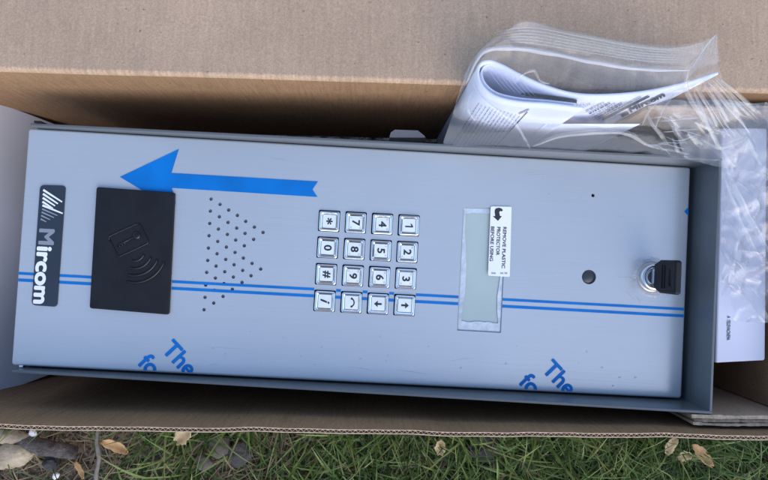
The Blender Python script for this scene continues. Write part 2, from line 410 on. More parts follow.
# cardboard insert at the right end
ins = empty('cardboard_insert', (0, 0, 0), BA); tag(ins, 'layered brown cardboard insert with torn rims at the right end of the box', 'cardboard insert')
ZI = 0.49 - 0.341
xe = B(768, 405, .363).x
ys0 = B(740, 415.5, .341).y
xs0 = B(692, 418, .341).x
yn0 = B(740, 112, .341).y
xn0 = B(648, 115, .341).x
def rag_sheet(x0, x1, y0, y1, z0, z1, seed, name, par, mm, lean=0.0):
    """upright cardboard layer with a torn, uneven top edge"""
    bm = bmesh.new(); n = 40; rows = []
    for i in range(n + 1):
        x = x0 + (x1 - x0) * i / n
        t_ = noise.noise(Vector((x * 70, seed, 0))) * 0.0022 + noise.noise(Vector((x * 260, seed, 4))) * 0.0010
        u = noise.noise(Vector((x * 30, seed, 8))) * 0.0009
        rows.append([bm.verts.new((x, y0, z0)), bm.verts.new((x, y0 + lean + u, z1 + t_)), bm.verts.new((x, y1 + lean + u + t_ * 0.5, z1 + t_ - 0.0006)), bm.verts.new((x, y1, z0))])
    for r, s_ in zip(rows, rows[1:]):
        for k in range(4): bm.faces.new((r[k], s_[k], s_[(k + 1) % 4], r[(k + 1) % 4]))
    bm.faces.new(rows[0][::-1]); bm.faces.new(rows[-1]); bmesh.ops.recalc_face_normals(bm, faces=bm.faces)
    o = bobj(name, bm, mm, par); o.data.materials.append(KEDGE)
    for pl in o.data.polygons:
        if pl.normal.z > 0.3: pl.material_index = 1
    return o
rag_sheet(xs0, xe + .002, ys0 - .0020, ys0, 0.006, ZI, 1, 'folded_layer', ins, KRAFT)
rag_sheet(xs0 + .003, xe + .002, ys0 - .0042, ys0 - .0026, 0.006, ZI - .002, 2, 'folded_layer', ins, KRAFT, -.0004)
rag_sheet(xs0 + .001, xe + .002, ys0 - .0062, ys0 - .0048, 0.006, ZI - .0005, 3, 'folded_layer', ins, KRAFT)
rag_sheet(xn0, xe + .002, yn0 + .0002, yn0 + .0022, 0.006, ZI, 4, 'folded_layer', ins, KRAFT)
rag_sheet(xn0 + .002, xe + .002, yn0 + .0028, yn0 + .0046, 0.006, ZI - .004, 5, 'folded_layer', ins, KRAFT)
bm = bmesh.new(); box(bm, xe, xe + .0025, ys0 + .0005, yn0 - .0003, 0.008, ZI - .001); bobj('end_panel', bm, KRAFT_IN_SHADE, ins)
bm = bmesh.new(); box(bm, xs0, xe - .0005, ys0 + .0005, yn0 - .0003, 0.0055, 0.0075); bobj('bottom_panel', bm, KRAFT_IN_SHADE, ins)

# ------------------------------------------------------------ intercom panel
FD = 0.365; FZW = 0.49 - FD                      # face depth / world height
c0, c1, c2, c3 = at(27, 128, FD), at(690, 168, FD), at(682, 398, FD), at(13, 365, FD)
PA = math.radians(-3.15)
cen = (c0 + c1 + c2 + c3) / 4
BODY = 0.09
BASEZ = FZW - BODY
pan = empty('door_intercom', (cen.x, cen.y, BASEZ), PA)
tag(pan, 'silver door entry intercom under protective film with keypad, display and grey hood', 'intercom')
cp, sp = math.cos(PA), math.sin(PA)
def W2L(p):
    x, y = p.x - cen.x, p.y - cen.y
    return Vector((x * cp + y * sp, -x * sp + y * cp, p.z - BASEZ))
def P(px, py, h=0.0):
    """panel-local point for a photograph pixel, h above the face"""
    return W2L(at(px, py, FD - h))
def P2(px, py, h=0.0): v = P(px, py, h); return (v.x, v.y)
FZ = BODY
HL, HW = 0.4214 / 2, 0.1482 / 2                  # half length / width of the face

# --- face plate with real holes
kc = {}
cols = {3: [(374, 126), (369, 216), (364, 307), (358, 398)], 2: [(283, 119), (278, 209), (272, 300), (268, 391)],
        1: [(192, 110), (187, 201), (181, 292), (177, 385)], 0: [(102, 106), (96, 197), (91, 288), (85, 382)]}
# regular grid fitted to the measured centres
pts = {(c, r): Vector(P2(300 + x / 3.43, 190 + y / 3.43)) for c, l in cols.items() for r, (x, y) in enumerate(l)}
mx_ = sum((p for p in pts.values()), Vector((0, 0))) / 16
sxp = sum(p.x * (c - 1.5) for (c, r), p in pts.items()) / sum((c - 1.5) ** 2 for c, r in pts)
syp = sum(p.y * (r - 1.5) for (c, r), p in pts.items()) / sum((r - 1.5) ** 2 for c, r in pts)
print('key pitch', sxp, syp)
for c in range(4):
    for r in range(4): kc[c, r] = (mx_.x + (c - 1.5) * sxp, mx_.y + (r - 1.5) * syp)
holes = []
HC = [[(93, 87), (91, 123), (89, 160), (87, 197), (85, 234), (83, 271), (80, 307), (77, 345), (75, 382), (72, 419)],
      [(120, 103), (118, 140), (115, 177), (113, 214), (111, 251), (108, 288), (106, 324), (103, 361), (101, 399)],
      [(146, 120), (144, 157), (142, 193), (139, 231), (137, 268), (134, 305), (132, 341), (129, 379)],
      [(172, 136), (170, 174), (167, 210), (165, 247), (162, 284), (160, 321), (157, 358)],
      [(197, 154), (195, 190), (193, 227), (190, 264), (188, 301), (186, 337)],
      [(223, 171), (221, 208), (216, 280), (213, 317)], [(249, 187), (242, 297)]]
for col_ in HC:
    for x, y in col_: holes.append(circ(*P2(180 + x / 3, 170 + y / 3), 0.00112, 12))
for c in kc.values(): holes.append(rrect(c[0] - .0002, c[1] + .0002, 0.0136, 0.0136, 0.0008, 3))
LOCK = P2(652, 277)
holes.append(circ(*LOCK, 0.0098, 28))
holes.append(circ(*P2(589, 277), 0.0046, 24)); holes.append(circ(*P2(593, 195.5), 0.0011, 10))
dq = [P2(463, 206.8), P2(507, 208), P2(501, 333), P2(457, 330.5)]
holes.append(rquad(dq, 0.0008, 3))
RD = 0.0014
outer = rrect(0, 0, 2 * HL - 2 * RD, 2 * HW - 2 * RD, 0.0006, 3)
flat = fill_loops([outer] + holes)
bm = bmesh.new(); bm.from_mesh(flat)
for f in bm.faces:
    if f.normal.z < 0: f.normal_flip()
for lp in holes:
    a = [bm.verts.new((x, y, 0)) for x, y in lp]; b = [bm.verts.new((x, y, -0.0014)) for x, y in lp]
    for i in range(len(lp)): bm.faces.new((a[i], a[(i + 1) % len(lp)], b[(i + 1) % len(lp)], b[i]))
nf_flat = len(bm.faces)
prev = [bm.verts.new((x, y, 0)) for x, y in outer]
for k in range(1, 9):
    if k < 8: a = PI / 2 * k / 7; off, z = RD * math.sin(a), -RD * (1 - math.cos(a))
    else: off, z = RD, -0.008
    ring = rrect(0, 0, 2 * (HL - RD + off), 2 * (HW - RD + off), 0.0006 + off, 3)
    cur = [bm.verts.new((x, y, z)) for x, y in ring]
    for i in range(len(ring)):
        f = bm.faces.new((prev[i], cur[i], cur[(i + 1) % len(ring)], prev[(i + 1) % len(ring)])); f.smooth = True
    prev = cur
for v in bm.verts: v.co.z += FZ
bobj('face_plate', bm, FACE, pan)
bm = bmesh.new(); box(bm, -HL + .006, HL - .006, -HW + .006, HW - .006, FZ - .0045, FZ - .0038); bobj('backing_plate', bm, DARK, pan)
gx0, gy0 = P2(200, 315); gx1, gy1 = P2(268, 192)
bm = bmesh.new(); box(bm, gx0, gx1, gy0, gy1, FZ - .0030, FZ - .0017); bobj('speaker_mesh', bm, mat('grey_speaker_mesh', (.22, .24, .27), .6, bump=(900, 1, .001)), pan)

# --- housing with rain hood: walls rise from left to right
oTL, oTR, oBR, oBL = P(30, 123.5, .006), P(722, 162.5, .024), P(713, 411.5, .024), P(13, 370, .006)
print('hood corners', [tuple(round(c, 4) for c in v) for v in (oTL, oTR, oBR, oBL)])
X0, X1 = -0.2062, 0.5 * (oTR.x + oBR.x)
YT, YB = 0.0762, -0.0772
print(X0, X1, YT, YB, HW)
WT = 0.0018
zl, zr = FZ + .006, FZ + .024
def swall(name, y0, y1):
    bm = bmesh.new()
    hexa(bm, [(X0, y0, 0), (X1, y0, 0), (X1, y1, 0), (X0, y1, 0)], [(X0, y0, zl), (X1, y0, zr), (X1, y1, zr), (X0, y1, zl)])
    return bobj(name, bm, GREY, pan, bev=0.0004)
swall('hood_side', YT - WT, YT); swall('hood_side', YB, YB + WT)
bm = bmesh.new(); hexa(bm, [(X1 - WT, YB + WT - .0003, 0), (X1 - .0002, YB + WT - .0003, 0), (X1 - .0002, YT - WT + .0003, 0), (X1 - WT, YT - WT + .0003, 0)],
                       [(X1 - WT, YB + WT - .0003, zr - .0002), (X1 - .0002, YB + WT - .0003, zr - .0002), (X1 - .0002, YT - WT + .0003, zr - .0002), (X1 - WT, YT - WT + .0003, zr - .0002)])
bobj('hood_end', bm, GREY, pan, bev=0.0004)
bm = bmesh.new(); box(bm, X0 + .0006, X1 - WT, YB + WT, YT - WT, 0.0004, FZ - .009); bobj('back_box', bm, GREY, pan)
for px, py in ((42, 124.4), (17, 361)):
    c = P(px, py, .003); bm = bmesh.new(); s_ = 1 if py < 200 else -1
    if s_ > 0: box(bm, c.x - .0022, c.x + .0022, YT - .0002, YT + .0012, FZ - .001, FZ + .008)
    else: box(bm, c.x - .0008, c.x + .0018, -HW - .0012, -HW + .0004, FZ - .004, FZ - .0006)
    bobj('hinge_pin', bm, DARK if s_ > 0 else CHROME, pan, bev=.0003)

# --- blue printing on the film
def flat_poly(name, pts_, m, h=0.00015, th=0.00008, par=pan):
    bm = bmesh.new()
    ar = sum(pts_[i][0] * pts_[(i + 1) % len(pts_)][1] - pts_[(i + 1) % len(pts_)][0] * pts_[i][1] for i in range(len(pts_)))
    if ar < 0: pts_ = pts_[::-1]
    prism(bm, pts_, FZ + h, FZ + h + th); return bobj(name, bm, m, par)
arrow = [(120, 177), (179, 149), (171.5, 173), (318, 181.5), (312.5, 189.5), (317.5, 197), (172, 188), (176, 204), (150, 195)]
flat_poly('blue_arrow', [P2(*p) for p in arrow], BLUE)
xe_ = HL - .0001
for yl, yr in ((273.3, 309.2), (280.0, 316.0)):
    a = P(19, yl); b = P(684, yr)
    hw_ = 0.00082 if yl < 275 else 0.0009
    # lines run to both edges; split where the display, the card reader and the badge stand
    segs = [(-HL + .0008, P(38, 275).x), (P(60, 276).x, P(92, 278).x), (P(172, 283).x, P(458.5, 297).x), (P(502.5, 300).x, HL - .001)]
    for s0, s1 in segs:
        f = lambda x: a.y + (b.y - a.y) * (x - a.x) / (b.x - a.x)
        pts_ = []
        # skip over open key holes
        xs_ = [s0, s1]
        for (c, r), k_ in kc.items():
            if s0 < k_[0] < s1 and abs(f(k_[0]) - k_[1]) < 0.0076: xs_ += [k_[0] - .0071, k_[0] + .0067]
        xs_.sort()
        for i in range(0, len(xs_), 2):
            u, v = xs_[i], xs_[i + 1]
            flat_poly('blue_line', [(u, f(u) - hw_), (v, f(v) - hw_), (v, f(v) + hw_), (u, f(u) + hw_)], BLUE)
flat_poly('blue_mark', [P2(684, 211.5), (HL - .0006, P(684, 207).y), (HL - .0006, P(684, 215.5).y)], BLUE)
def place_text(name, me, loc, rot, m, par, h=0.00018, clip=None):
    """me in text coords -> panel-local, flattened at height h"""
    M = Matrix.Translation((loc[0], loc[1], FZ + h)) @ Matrix.Rotation(rot, 4, 'Z')
    me.transform(M)
    if clip: clip_mesh(me, clip[0], clip[1])
    return link(name, me, m, par)
ecl = ((0, -HW + .0012, 0), (0, -1, 0))
for (tx, ty, fx, fy) in ((161.0, 349.8, 137.0, 363.2), (541.0, 369.5, 518.0, 382.5)):
    tm = text_mesh('The', 0.0150, 0.00042); x0, x1, y0, y1 = tbounds(tm)
    for v in tm.vertices: v.co.x = (v.co.x - x0)
    place_text('blue_lettering', tm, P2(tx, ty), math.radians(-47) - PA * 1.0, BLUE, pan, clip=ecl)
    tm = text_mesh('fo', 0.0150, 0.00042); x0 = tbounds(tm)[0]
    for v in tm.vertices: v.co.x -= x0
    place_text('blue_lettering', tm, P2(fx, fy), math.radians(-47) - PA, BLUE, pan, clip=ecl)

# --- name badge
bq = [P2(40.8, 184.9), P2(66.2, 185.6), P2(57.6, 307), P2(32.2, 305.2)]
bm = bmesh.new(); prism(bm, rquad(bq, 0.0026, 5), FZ + .0001, FZ + .0009, .0003); badge = bobj('name_badge', bm, BADGE, pan)
R90 = -PI / 2
def fit_text(name, s, p_start, length, cap, m, par, h, off=0.0, rot=R90, shear=0.0, ref=None):
    """text reading downwards from p_start (baseline point), scaled to a length and cap height"""
    tm = text_mesh(s, 1.0, off, shear=shear); x0, x1, y0, y1 = tbounds(tm)
    capm = ref or 0.729
    for v in tm.vertices:
        v.co.x = (v.co.x - x0) / (x1 - x0) * length; v.co.y = v.co.y / capm * cap
    return place_text(name, tm, p_start, rot, m, par, h)
mic = P2(41.0, 228.5); mid = P2(38.8, 246.2); mie = P2(35.0, 303.5)
slant = math.atan2(bq[3][1] - bq[0][1], bq[3][0] - bq[0][0])
fit_text('lettering', 'M', mic, (Vector(mid) - Vector(mic)).length * 0.9, 0.0093, SILVER, badge, .00105, .035, slant)
fit_text('lettering', 'ircom', mid, (Vector(mie) - Vector(mid)).length, 0.0093, WHITE, badge, .00105, .04, slant)
ST = [((166, 346), (238, 392), 0), ((165, 361), (222, 399), 0), ((164, 376), (211, 407), 0), ((163, 391), (203, 417), 0), ((163, 405), (240, 436), 0),
      ((162, 419), (220, 444), 1), ((160, 431), (207, 452), 1), ((158, 444), (192, 460), 1), ((156, 457), (177, 468), 1)]
for a, b, g_ in ST:
    a = Vector(P2(a[0] / 3.84 + 1, 100 + a[1] / 3.84)); b = Vector(P2(b[0] / 3.84 + 1, 100 + b[1] / 3.84))
    n_ = (b - a).normalized(); n_ = Vector((-n_.y, n_.x)) * (.00068 if not g_ else .0005)
    flat_poly('logo_stripe', [tuple(a - n_), tuple(b - n_ * .6), tuple(b + n_ * .6), tuple(a + n_)], WHITE if not g_ else SILVER, .0010, .0001, badge)

# --- card reader
rq = [P2(98, 187.3), P2(176, 193), P2(170, 314.5), P2(91, 308)]
bm = bmesh.new(); prism(bm, rquad(rq, 0.0016, 4), FZ + .0001, FZ + .0022); rdr = bobj('card_reader', bm, BLACK, pan, bev=.0005)
RH = .0022
def ridge(name, pxs, wd, closed=False, par=rdr, m=GBLACK):
    pts_ = [Vector(P2(*p, RH)) for p in pxs]
    if closed: pts_.append(pts_[0])
    bm = bmesh.new(); tube(bm, [(p.x, p.y, FZ + RH) for p in pts_], wd, 6)
    return bobj(name, bm, m, par, True)
Z = lambda x, y: (90 + x / 3.43, 180 + y / 3.43)
cardp = rquad([Z(62, 195), Z(168, 147), Z(203, 215), Z(97, 265)], 3.0, 4)
ridge('card_outline', cardp, .00055, True)
bm = bmesh.new()
hk = P(*Z(160, 190), RH); bmesh.ops.create_uvsphere(bm, u_segments=12, v_segments=6, radius=.0026, matrix=Matrix.Translation((hk.x, hk.y, FZ + RH)) @ Matrix.Diagonal((1, 1, .3, 1)))
bobj('key_icon', bm, GBLACK, rdr, True)
ridge('key_icon', [Z(150, 196), Z(92, 227)], .0007)
for t in (100, 109, 118): ridge('key_icon', [Z(t, 222 - (t - 100) * .5), Z(t + 3, 229 - (t - 100) * .5)], .0005)
ccx, ccy = Z(152, 244)
for r_ in (10, 17.5, 24.5, 31.5):
    ridge('signal_arc', [(ccx + r_ * math.cos(math.radians(a)), ccy + r_ * math.sin(math.radians(a))) for a in range(20, 108, 6)], .00085)

# --- display
bm = bmesh.new(); prism(bm, rquad([P2(462.5, 206.3), P2(507.5, 207.5), P2(501.5, 333.8), P2(456.4, 331.2)], .0008, 3), FZ - .0036, FZ - .0012); dsp = bobj('display', bm, LCD, pan)
def ring_strip(name, outer_, inner_, h, m, par):
    bm = bmesh.new(); a = [bm.verts.new((x, y, FZ + h)) for x, y in outer_]; b = [bm.verts.new((x, y, FZ + h + .0003)) for x, y in inner_]
    n = len(a)
    for i in range(n): bm.faces.new((a[i], a[(i + 1) % n], b[(i + 1) % n], b[i]))
    return bobj(name, bm, m, par, True)
ol = []; il = []
cs = [(464, 208), (506, 209), (500.3, 332), (458, 329.6)]; ci = [(466, 213), (503.5, 214), (498.5, 323), (461.5, 321)]
for k in range(4):
    for j in range(28):
        t = j / 28; o_ = [cs[k][q] + (cs[(k + 1) % 4][q] - cs[k][q]) * t for q in (0, 1)]; i_ = [ci[k][q] + (ci[(k + 1) % 4][q] - ci[k][q]) * t for q in (0, 1)]
        nn_ = noise.noise(Vector((k * 9 + t * 7, 1.3, 0))) * 3 + noise.noise(Vector((k * 9 + t * 19, 4.3, 0))) * 1.5
        if k == 3: i_[0] += 3.2 * math.sin(t * PI) ** 2 * (1 - t) * 1.6
        if k == 1: i_[0] += -2 * max(0, math.sin((t - .6) * PI * 2.5)) * (t > .6)
        i_[0] += nn_ * .2 * (1 if k in (1, 3) else .2); i_[1] += nn_ * (.4 if k in (0, 2) else .1)
        ol.append(P2(*o_)); il.append(P2(*i_))
ring_strip('peeling_film', ol, il, -.0009, LCDF, dsp)
sq = [P2(490.7, 206.4, .0006), P2(511.6, 206.8, .0006), P2(509.8, 277, .0006), P2(488.0, 275.6, .0006)]
bm = bmesh.new(); prism(bm, rquad(sq, .0010, 4), FZ + .0005, FZ + .0007); stk = bobj('warning_sticker', bm, LABEL, dsp)
sl = math.atan2(sq[3][1] - sq[0][1], sq[3][0] - sq[0][0])
fit_text('lettering', 'REMOVE PLASTIC', P2(503.0, 227), .0262, .0022, INK, stk, .0008, .022, sl)
fit_text('lettering', 'PROTECTOR', P2(496.9, 227), .0180, .0022, INK, stk, .0008, .022, sl)
fit_text('lettering', 'BEFORE USING', P2(490.8, 226.5), .0220, .0022, INK, stk, .0008, .022, sl)
for (a, b) in ((491, 495.5), (500, 503), (504.2, 507)):
    flat_poly('lettering', [P2(a, 272.2), P2(b, 272.4), P2(b, 274.1), P2(a, 273.9)], FAINT, .00075, .00003, stk)
Zs = lambda x, y: P2(484 + x / 6, 200 + y / 6)
flat_poly('pointer_icon', [Zs(*p) for p in ((72, 50), (90, 47), (104, 52), (112, 62), (104, 70), (96, 66), (90, 74), (94, 96), (106, 98), (82, 126), (52, 98), (66, 96), (62, 74), (64, 58))], INK, .00075, .00005, stk)
# black gap outline
# --- camera eye
cx_, cy_ = P2(589, 277)
bm = bmesh.new(); lathe(bm, [(.0047, FZ - .0016), (.0040, FZ - .0012), (.0020, FZ - .0009), (.0004, FZ - .0008)], cx_, cy_, 24)
bobj('camera_eye', bm, mat('dark_lens', (.03, .034, .04), .3, coat=.5), pan, True)

# --- keypad keys
def loop_frame(bm, rings):
    prev = None
    for lp in rings:
        cur = [bm.verts.new(p) for p in lp]
        if prev:
            for i in range(len(cur)): bm.faces.new((prev[i], prev[(i + 1) % len(cur)], cur[(i + 1) % len(cur)], cur[i]))
        prev = cur
    return prev
def key_mesh():
    bm = bmesh.new(); s = .0063
    def rg(hw, z, r): return [(x, y, z) for x, y in rrect(0, 0, 2 * hw, 2 * hw, r, 3)]
    loop_frame(bm, [rg(s, -.004, .0012), rg(s, .0008, .0012), rg(s - .0002, .0012, .0011), rg(s - .0006, .0015, .001), rg(s - .0010, .0015, .001), rg(s - .0018, .0008, .0008), rg(s - .0019, -.001, .0007)])
    return bm
bm = key_mesh(); kme = bpy.data.meshes.new('key'); bm.to_mesh(kme); bm.free(); kme.materials.append(CHROME)
bm = bmesh.new(); prism(bm, rrect(0, 0, .0087, .0087, .0006, 3), -.001, .0006, .0002); cme = bpy.data.meshes.new('key_cap'); bm.to_mesh(cme); bm.free(); cme.materials.append(CAP)
SYM = {(3, 0): '1', (3, 1): '2', (3, 2): '3', (2, 0): '4', (2, 1): '5', (2, 2): '6', (1, 0): '7', (1, 1): '8', (1, 2): '9', (0, 0): '*', (0, 1): '0', (0, 2): '#', (0, 3): 'i'}
ABC = {'2': 'ABC', '3': 'DEF', '4': 'GHI', '5': 'JKL', '6': 'MNO', '7': 'PQRS', '8': 'TUV', '9': 'WXYZ'}
for (c, r), k_ in kc.items():
    ko = link('key', kme, None, pan); ko.location = (k_[0] + random.uniform(-.0001, .0001), k_[1] + random.uniform(-.0001, .0001), FZ + random.uniform(-.0001, .0002))
    ko.rotation_euler = (random.uniform(-.035, .035), random.uniform(-.035, .035), random.uniform(-.015, .015)); co = link('key_cap', cme, None, ko)
    ch = SYM.get((c, r))
    if ch:
        tm = text_mesh(ch, {'*': .0085, 'i': .0084}.get(ch, .0066), .00018, shear=.30 if ch == 'i' else 0)
        if ch == '1':
            bm = bmesh.new(); bm.faces.new([bm.verts.new((x, y, 0)) for x, y in ((.0009, -.0025), (.0009, .0025), (.0002, .0025), (-.0012, .0015), (-.0012, .0007), (.0001, .0014), (.0001, -.0025))][::-1][::-1]); bm.to_mesh(tm); bm.free()
        x0, x1, y0, y1 = tbounds(tm)
        for v in tm.vertices: v.co.x -= (x0 + x1) / 2; v.co.y -= (y0 + y1) / 2; v.co.x *= 1.12
        tm.transform(Matrix.Translation((0.0001, 0, .00068)) @ Matrix.Rotation(R90, 4, 'Z')); link('key_symbol', tm, INK, ko)
        if ch in ABC:
            L_ = ABC[ch]
            cn = [(.0030, .0030), (.0030, -.0030), (-.0031, -.0030), (-.0031, .0030)]
            for q, l_ in enumerate(L_):
                tm = text_mesh(l_, .0017, 0); x0, x1, y0, y1 = tbounds(tm)
                for v in tm.vertices: v.co.x -= (x0 + x1) / 2; v.co.y -= (y0 + y1) / 2
                tm.transform(Matrix.Translation((*cn[q], .00067)) @ Matrix.Rotation(R90, 4, 'Z')); link('key_letter', tm, FAINT, ko)
    elif c in (2, 3):
        s_ = -1 if c == 2 else 1
        pl_ = [(.0026, 0), (.0003, .0020), (.0003, .0006), (-.0022, .0006), (-.0022, -.0006), (.0003, -.0006), (.0003, -.0020)]
        pl_ = [(x * s_, y) for x, y in pl_]; pl_ = pl_ if s_ < 0 else pl_[::1]
        ar = sum(pl_[i][0] * pl_[(i + 1) % 7][1] - pl_[(i + 1) % 7][0] * pl_[i][1] for i in range(7))
        bm = bmesh.new(); prism(bm, pl_ if ar > 0 else pl_[::-1], .00062, .00072); bobj('key_symbol', bm, INK, ko)
    else:   # telephone handset: a bow with two ends
        bm = bmesh.new(); ar_ = [(-.0010 + .0026 * math.cos(math.radians(a)), .0027 * math.sin(math.radians(a)), .00068) for a in range(-80, 81, 10)]
        tube(bm, ar_, [.00062 if (i < 3 or i > 13) else .00040 for i in range(len(ar_))], 6)
        for v in bm.verts: v.co.z = .00068 + (v.co.z - .00068) * .15
        bobj('key_symbol', bm, INK, ko)

# --- lock
bm = bmesh.new(); lathe(bm, [(.0097, FZ - .003), (.0097, FZ + .0006), (.0093, FZ + .0010), (.0088, FZ + .0011)], *LOCK, 36); lk = bobj('lock', bm, BRASS, pan, True)
bm = bmesh.new(); lathe(bm, [(.0087, FZ), (.0087, FZ + .0032), (.0081, FZ + .0042), (.0069, FZ + .0046), (.0060, FZ + .0044), (.0054, FZ + .0030), (.0053, FZ + .0022)], *LOCK, 36)
bobj('lock_ring', bm, STEEL, lk, True)
bm = bmesh.new(); lathe(bm, [(.0052, FZ + .0018), (.0052, FZ + .0034), (.0047, FZ + .0038)], *LOCK, 28); box(bm, LOCK[0] - .0006, LOCK[0] + .0006, LOCK[1] - .0035, LOCK[1] + .0035, FZ + .0038, FZ + .0040)
bobj('lock_core', bm, STEEL, lk)
rn_ = random.Random(4)
# torn film round the lock
def shred(name, ctr, r0, r1, a0, a1, lift, seed):
    bm = bmesh.new(); rows = []; n = 14
    for i in range(n + 1):
        a = math.radians(a0 + (a1 - a0) * i / n); j = noise.noise(Vector((i * .6, seed, 0))); r = []
        for k in range(5):
            t = k / 4; rr = r1 + (r0 - r1) * t * (1 + .35 * j) + j * .0006
            r.append(bm.verts.new((ctr[0] + rr * math.cos(a), ctr[1] + rr * math.sin(a), FZ + .0003 + lift * t * t * (1 + .8 * j) + .0003 * noise.noise(Vector((i, k, seed))))))
        rows.append(r)
    for a_, b_ in zip(rows, rows[1:]):
        for k in range(4): bm.faces.new((a_[k], b_[k], b_[k + 1], a_[k + 1]))
    return bobj(name, bm, THIN, pan, True)
shred('torn_film', LOCK, .0098, .0130, 195, 300, .0026, 1); shred('torn_film', LOCK, .0099, .0118, 95, 185, .0014, 2)
shred('torn_film', (LOCK[0] + .008, LOCK[1] - .0112), .001, .0032, 20, 160, .0016, 3)
bm = bmesh.new(); rows = []
for i in range(97):
    a = 2 * PI * i / 96; j_ = noise.noise(Vector((math.cos(a) * 2.2, math.sin(a) * 2.2, 7))); j2 = noise.noise(Vector((math.cos(a) * 9, math.sin(a) * 9, 2))); r_row = []
    for k in range(6):
        t = k / 5; rr = .0099 + t * (.0026 + .0016 * j_ + .0008 * j2); h_ = .0003 + .0011 * math.sin(t * PI) * abs(j2) * 2.2 + .0012 * (1 - t) * abs(j_)
        r_row.append(bm.verts.new((LOCK[0] + rr * math.cos(a), LOCK[1] + rr * math.sin(a), FZ + h_)))
    rows.append(r_row)
for a_, b_ in zip(rows, rows[1:]):
    for k in range(5): bm.faces.new((a_[k], b_[k], b_[k + 1], a_[k + 1]))
bobj('torn_film', bm, THIN, pan, False)
bm = bmesh.new()
for a, b in (((618, 277), (638, 280)), ((625, 291), (634, 299)), ((636, 296), (640, 303)), ((634, 262), (641, 258)), ((666, 296), (676, 293))):
    pa, pb = P(*a), P(*b); mdp = (pa + pb) / 2 + Vector((0, .0003, 0)); tube(bm, [(pa.x, pa.y, FZ + .0001), (mdp.x, mdp.y, FZ + .0003), (pb.x, pb.y, FZ + .0002)], [.00005, .0002, .00012], 5)
for k in range(9):
    u_, v_ = rn_.uniform(-HL + .03, HL - .05), rn_.choice([rn_.uniform(-HW + .004, -HW + .020), rn_.uniform(HW - .014, HW - .004)]); a_ = rn_.uniform(-.5, .5); l_ = rn_.uniform(.004, .014)
    tube(bm, [(u_ - l_ * math.cos(a_), v_ - .4 * l_ * math.sin(a_), FZ), (u_, v_ + .0004, FZ + .0001), (u_ + l_ * math.cos(a_), v_ + .4 * l_ * math.sin(a_), FZ)], [.00003, .00016, .00003], 5)
fc_ = bobj('film_crease', bm, THIN, pan, True); fc_['kind'] = 'stuff'
bm = bmesh.new(); rnd = random.Random(3)
for k in range(60):
    u_, v_ = rnd.uniform(-HL + .02, HL - .03), rnd.choice([rnd.uniform(-HW + .004, -HW + .03), rnd.uniform(-HW + .01, HW - .005)])
    if any(abs(u_ - q[0]) < .009 and abs(v_ - q[1]) < .009 for q in kc.values()): continue
    if -.195 < u_ < -.11 and v_ > -.04: continue
    if .06 < u_ < .1 and v_ > -.05: continue
    bmesh.ops.create_uvsphere(bm, u_segments=8, v_segments=4, radius=rnd.uniform(.0002, .0007), matrix=Matrix.Translation((u_, v_, FZ)) @ Matrix.Diagonal((1.3, 1, .3, 1)))
fo_ = bobj('film_bubbles', bm, THIN, pan, True); fo_['kind'] = 'stuff'

# --- the key in the lock: head stands up from the panel
kr = empty('door_key', (0, 0, 0), 0)
lw_ = at(654.0, 276, FD - .004)
kr.location = (lw_.x + .0005, lw_.y, FZW + .004); kr.rotation_euler = (0, math.radians(4), PA); kr.scale = (1.1, 1.2, 1.04)
tag(kr, 'black plastic headed key standing upright in the chrome lock', 'key')
bm = bmesh.new()
# head profile in y-z, slot cut out: built from plate with hole via fill
hp = [(-.0062, .002), (.0062, .002), (.0085, .0085), (.0085, .0225), (.0078, .0240), (-.0078, .0240), (-.0085, .0225), (-.0085, .0085)]
sm_ = fill_loops([hp, rrect(0, .0182, .0092, .0024, .0008, 3)])
bm.from_mesh(sm_)
r_ = bmesh.ops.extrude_face_region(bm, geom=bm.faces[:])
for v in [e for e in r_['geom'] if isinstance(e, bmesh.types.BMVert)]: v.co.z += .0032
for v in bm.verts: v.co = Vector((v.co.z - .0016, v.co.x, v.co.y))
bmesh.ops.recalc_face_normals(bm, faces=bm.faces)
bobj('key_head', bm, BLACK, kr, bev=.0005)
bm = bmesh.new()
for y0_, y1_, z0_, z1_ in ((-.0078, .0078, .0222, .0232), (-.0078, -.0070, .0092, .0221), (.0070, .0078, .0092, .0221), (-.0060, .0060, .0102, .0108), (-.0060, .0060, .0126, .0132)):
    box(bm, -.0021, .0021, y0_, y1_, z0_, z1_)
bobj('grip_ridges', bm, BLACK, kr, bev=.0002)
bm = bmesh.new(); box(bm, -.0010, .0010, -.0040, .0040, -.003, .0025); bobj('key_blade', bm, STEEL, kr)

# ------------------------------------------------------------ foam block under the intercom
pf = [at(390, 139, .42), at(418, 139, .42)]
bm = bmesh.new()
ytop = at(404, 134.5, .42).y
pts_ = [(pf[0].x - .001, ytop - .05), (pf[1].x + .004, ytop - .05), (pf[1].x + .003, ytop - .004), (pf[1].x - .0015, ytop - .0005), (pf[0].x + .003, ytop), (pf[0].x, ytop - .002)]
prism(bm, pts_, 0.005, BASEZ - .0002)
prism(bm, [(pf[0].x - .001, ytop - .0055), (pf[1].x + .004, ytop - .0055), (pf[1].x + .003, ytop - .004), (pf[1].x - .0015, ytop - .0005), (pf[0].x + .003, ytop), (pf[0].x, ytop - .002)], BASEZ, 0.086)
o = bobj('foam_block', bm, FOAM); tag(o, 'small white foam block poking out behind the middle of the intercom', 'foam block')
bm = bmesh.new(); box(bm, -.18, -.10, -.05, .04, .005, BASEZ - .0002)
for v in bm.verts: v.co = Matrix.Rotation(PA, 3, 'Z') @ v.co
bm2 = bmesh.new(); box(bm2, .11, .17, -.06, .03, .0078, BASEZ - .0002)
for v in bm2.verts: v.co = Matrix.Rotation(PA, 3, 'Z') @ v.co
bobj('foam_pad', bm, FOAM); bobj('foam_pad', bm2, FOAM)
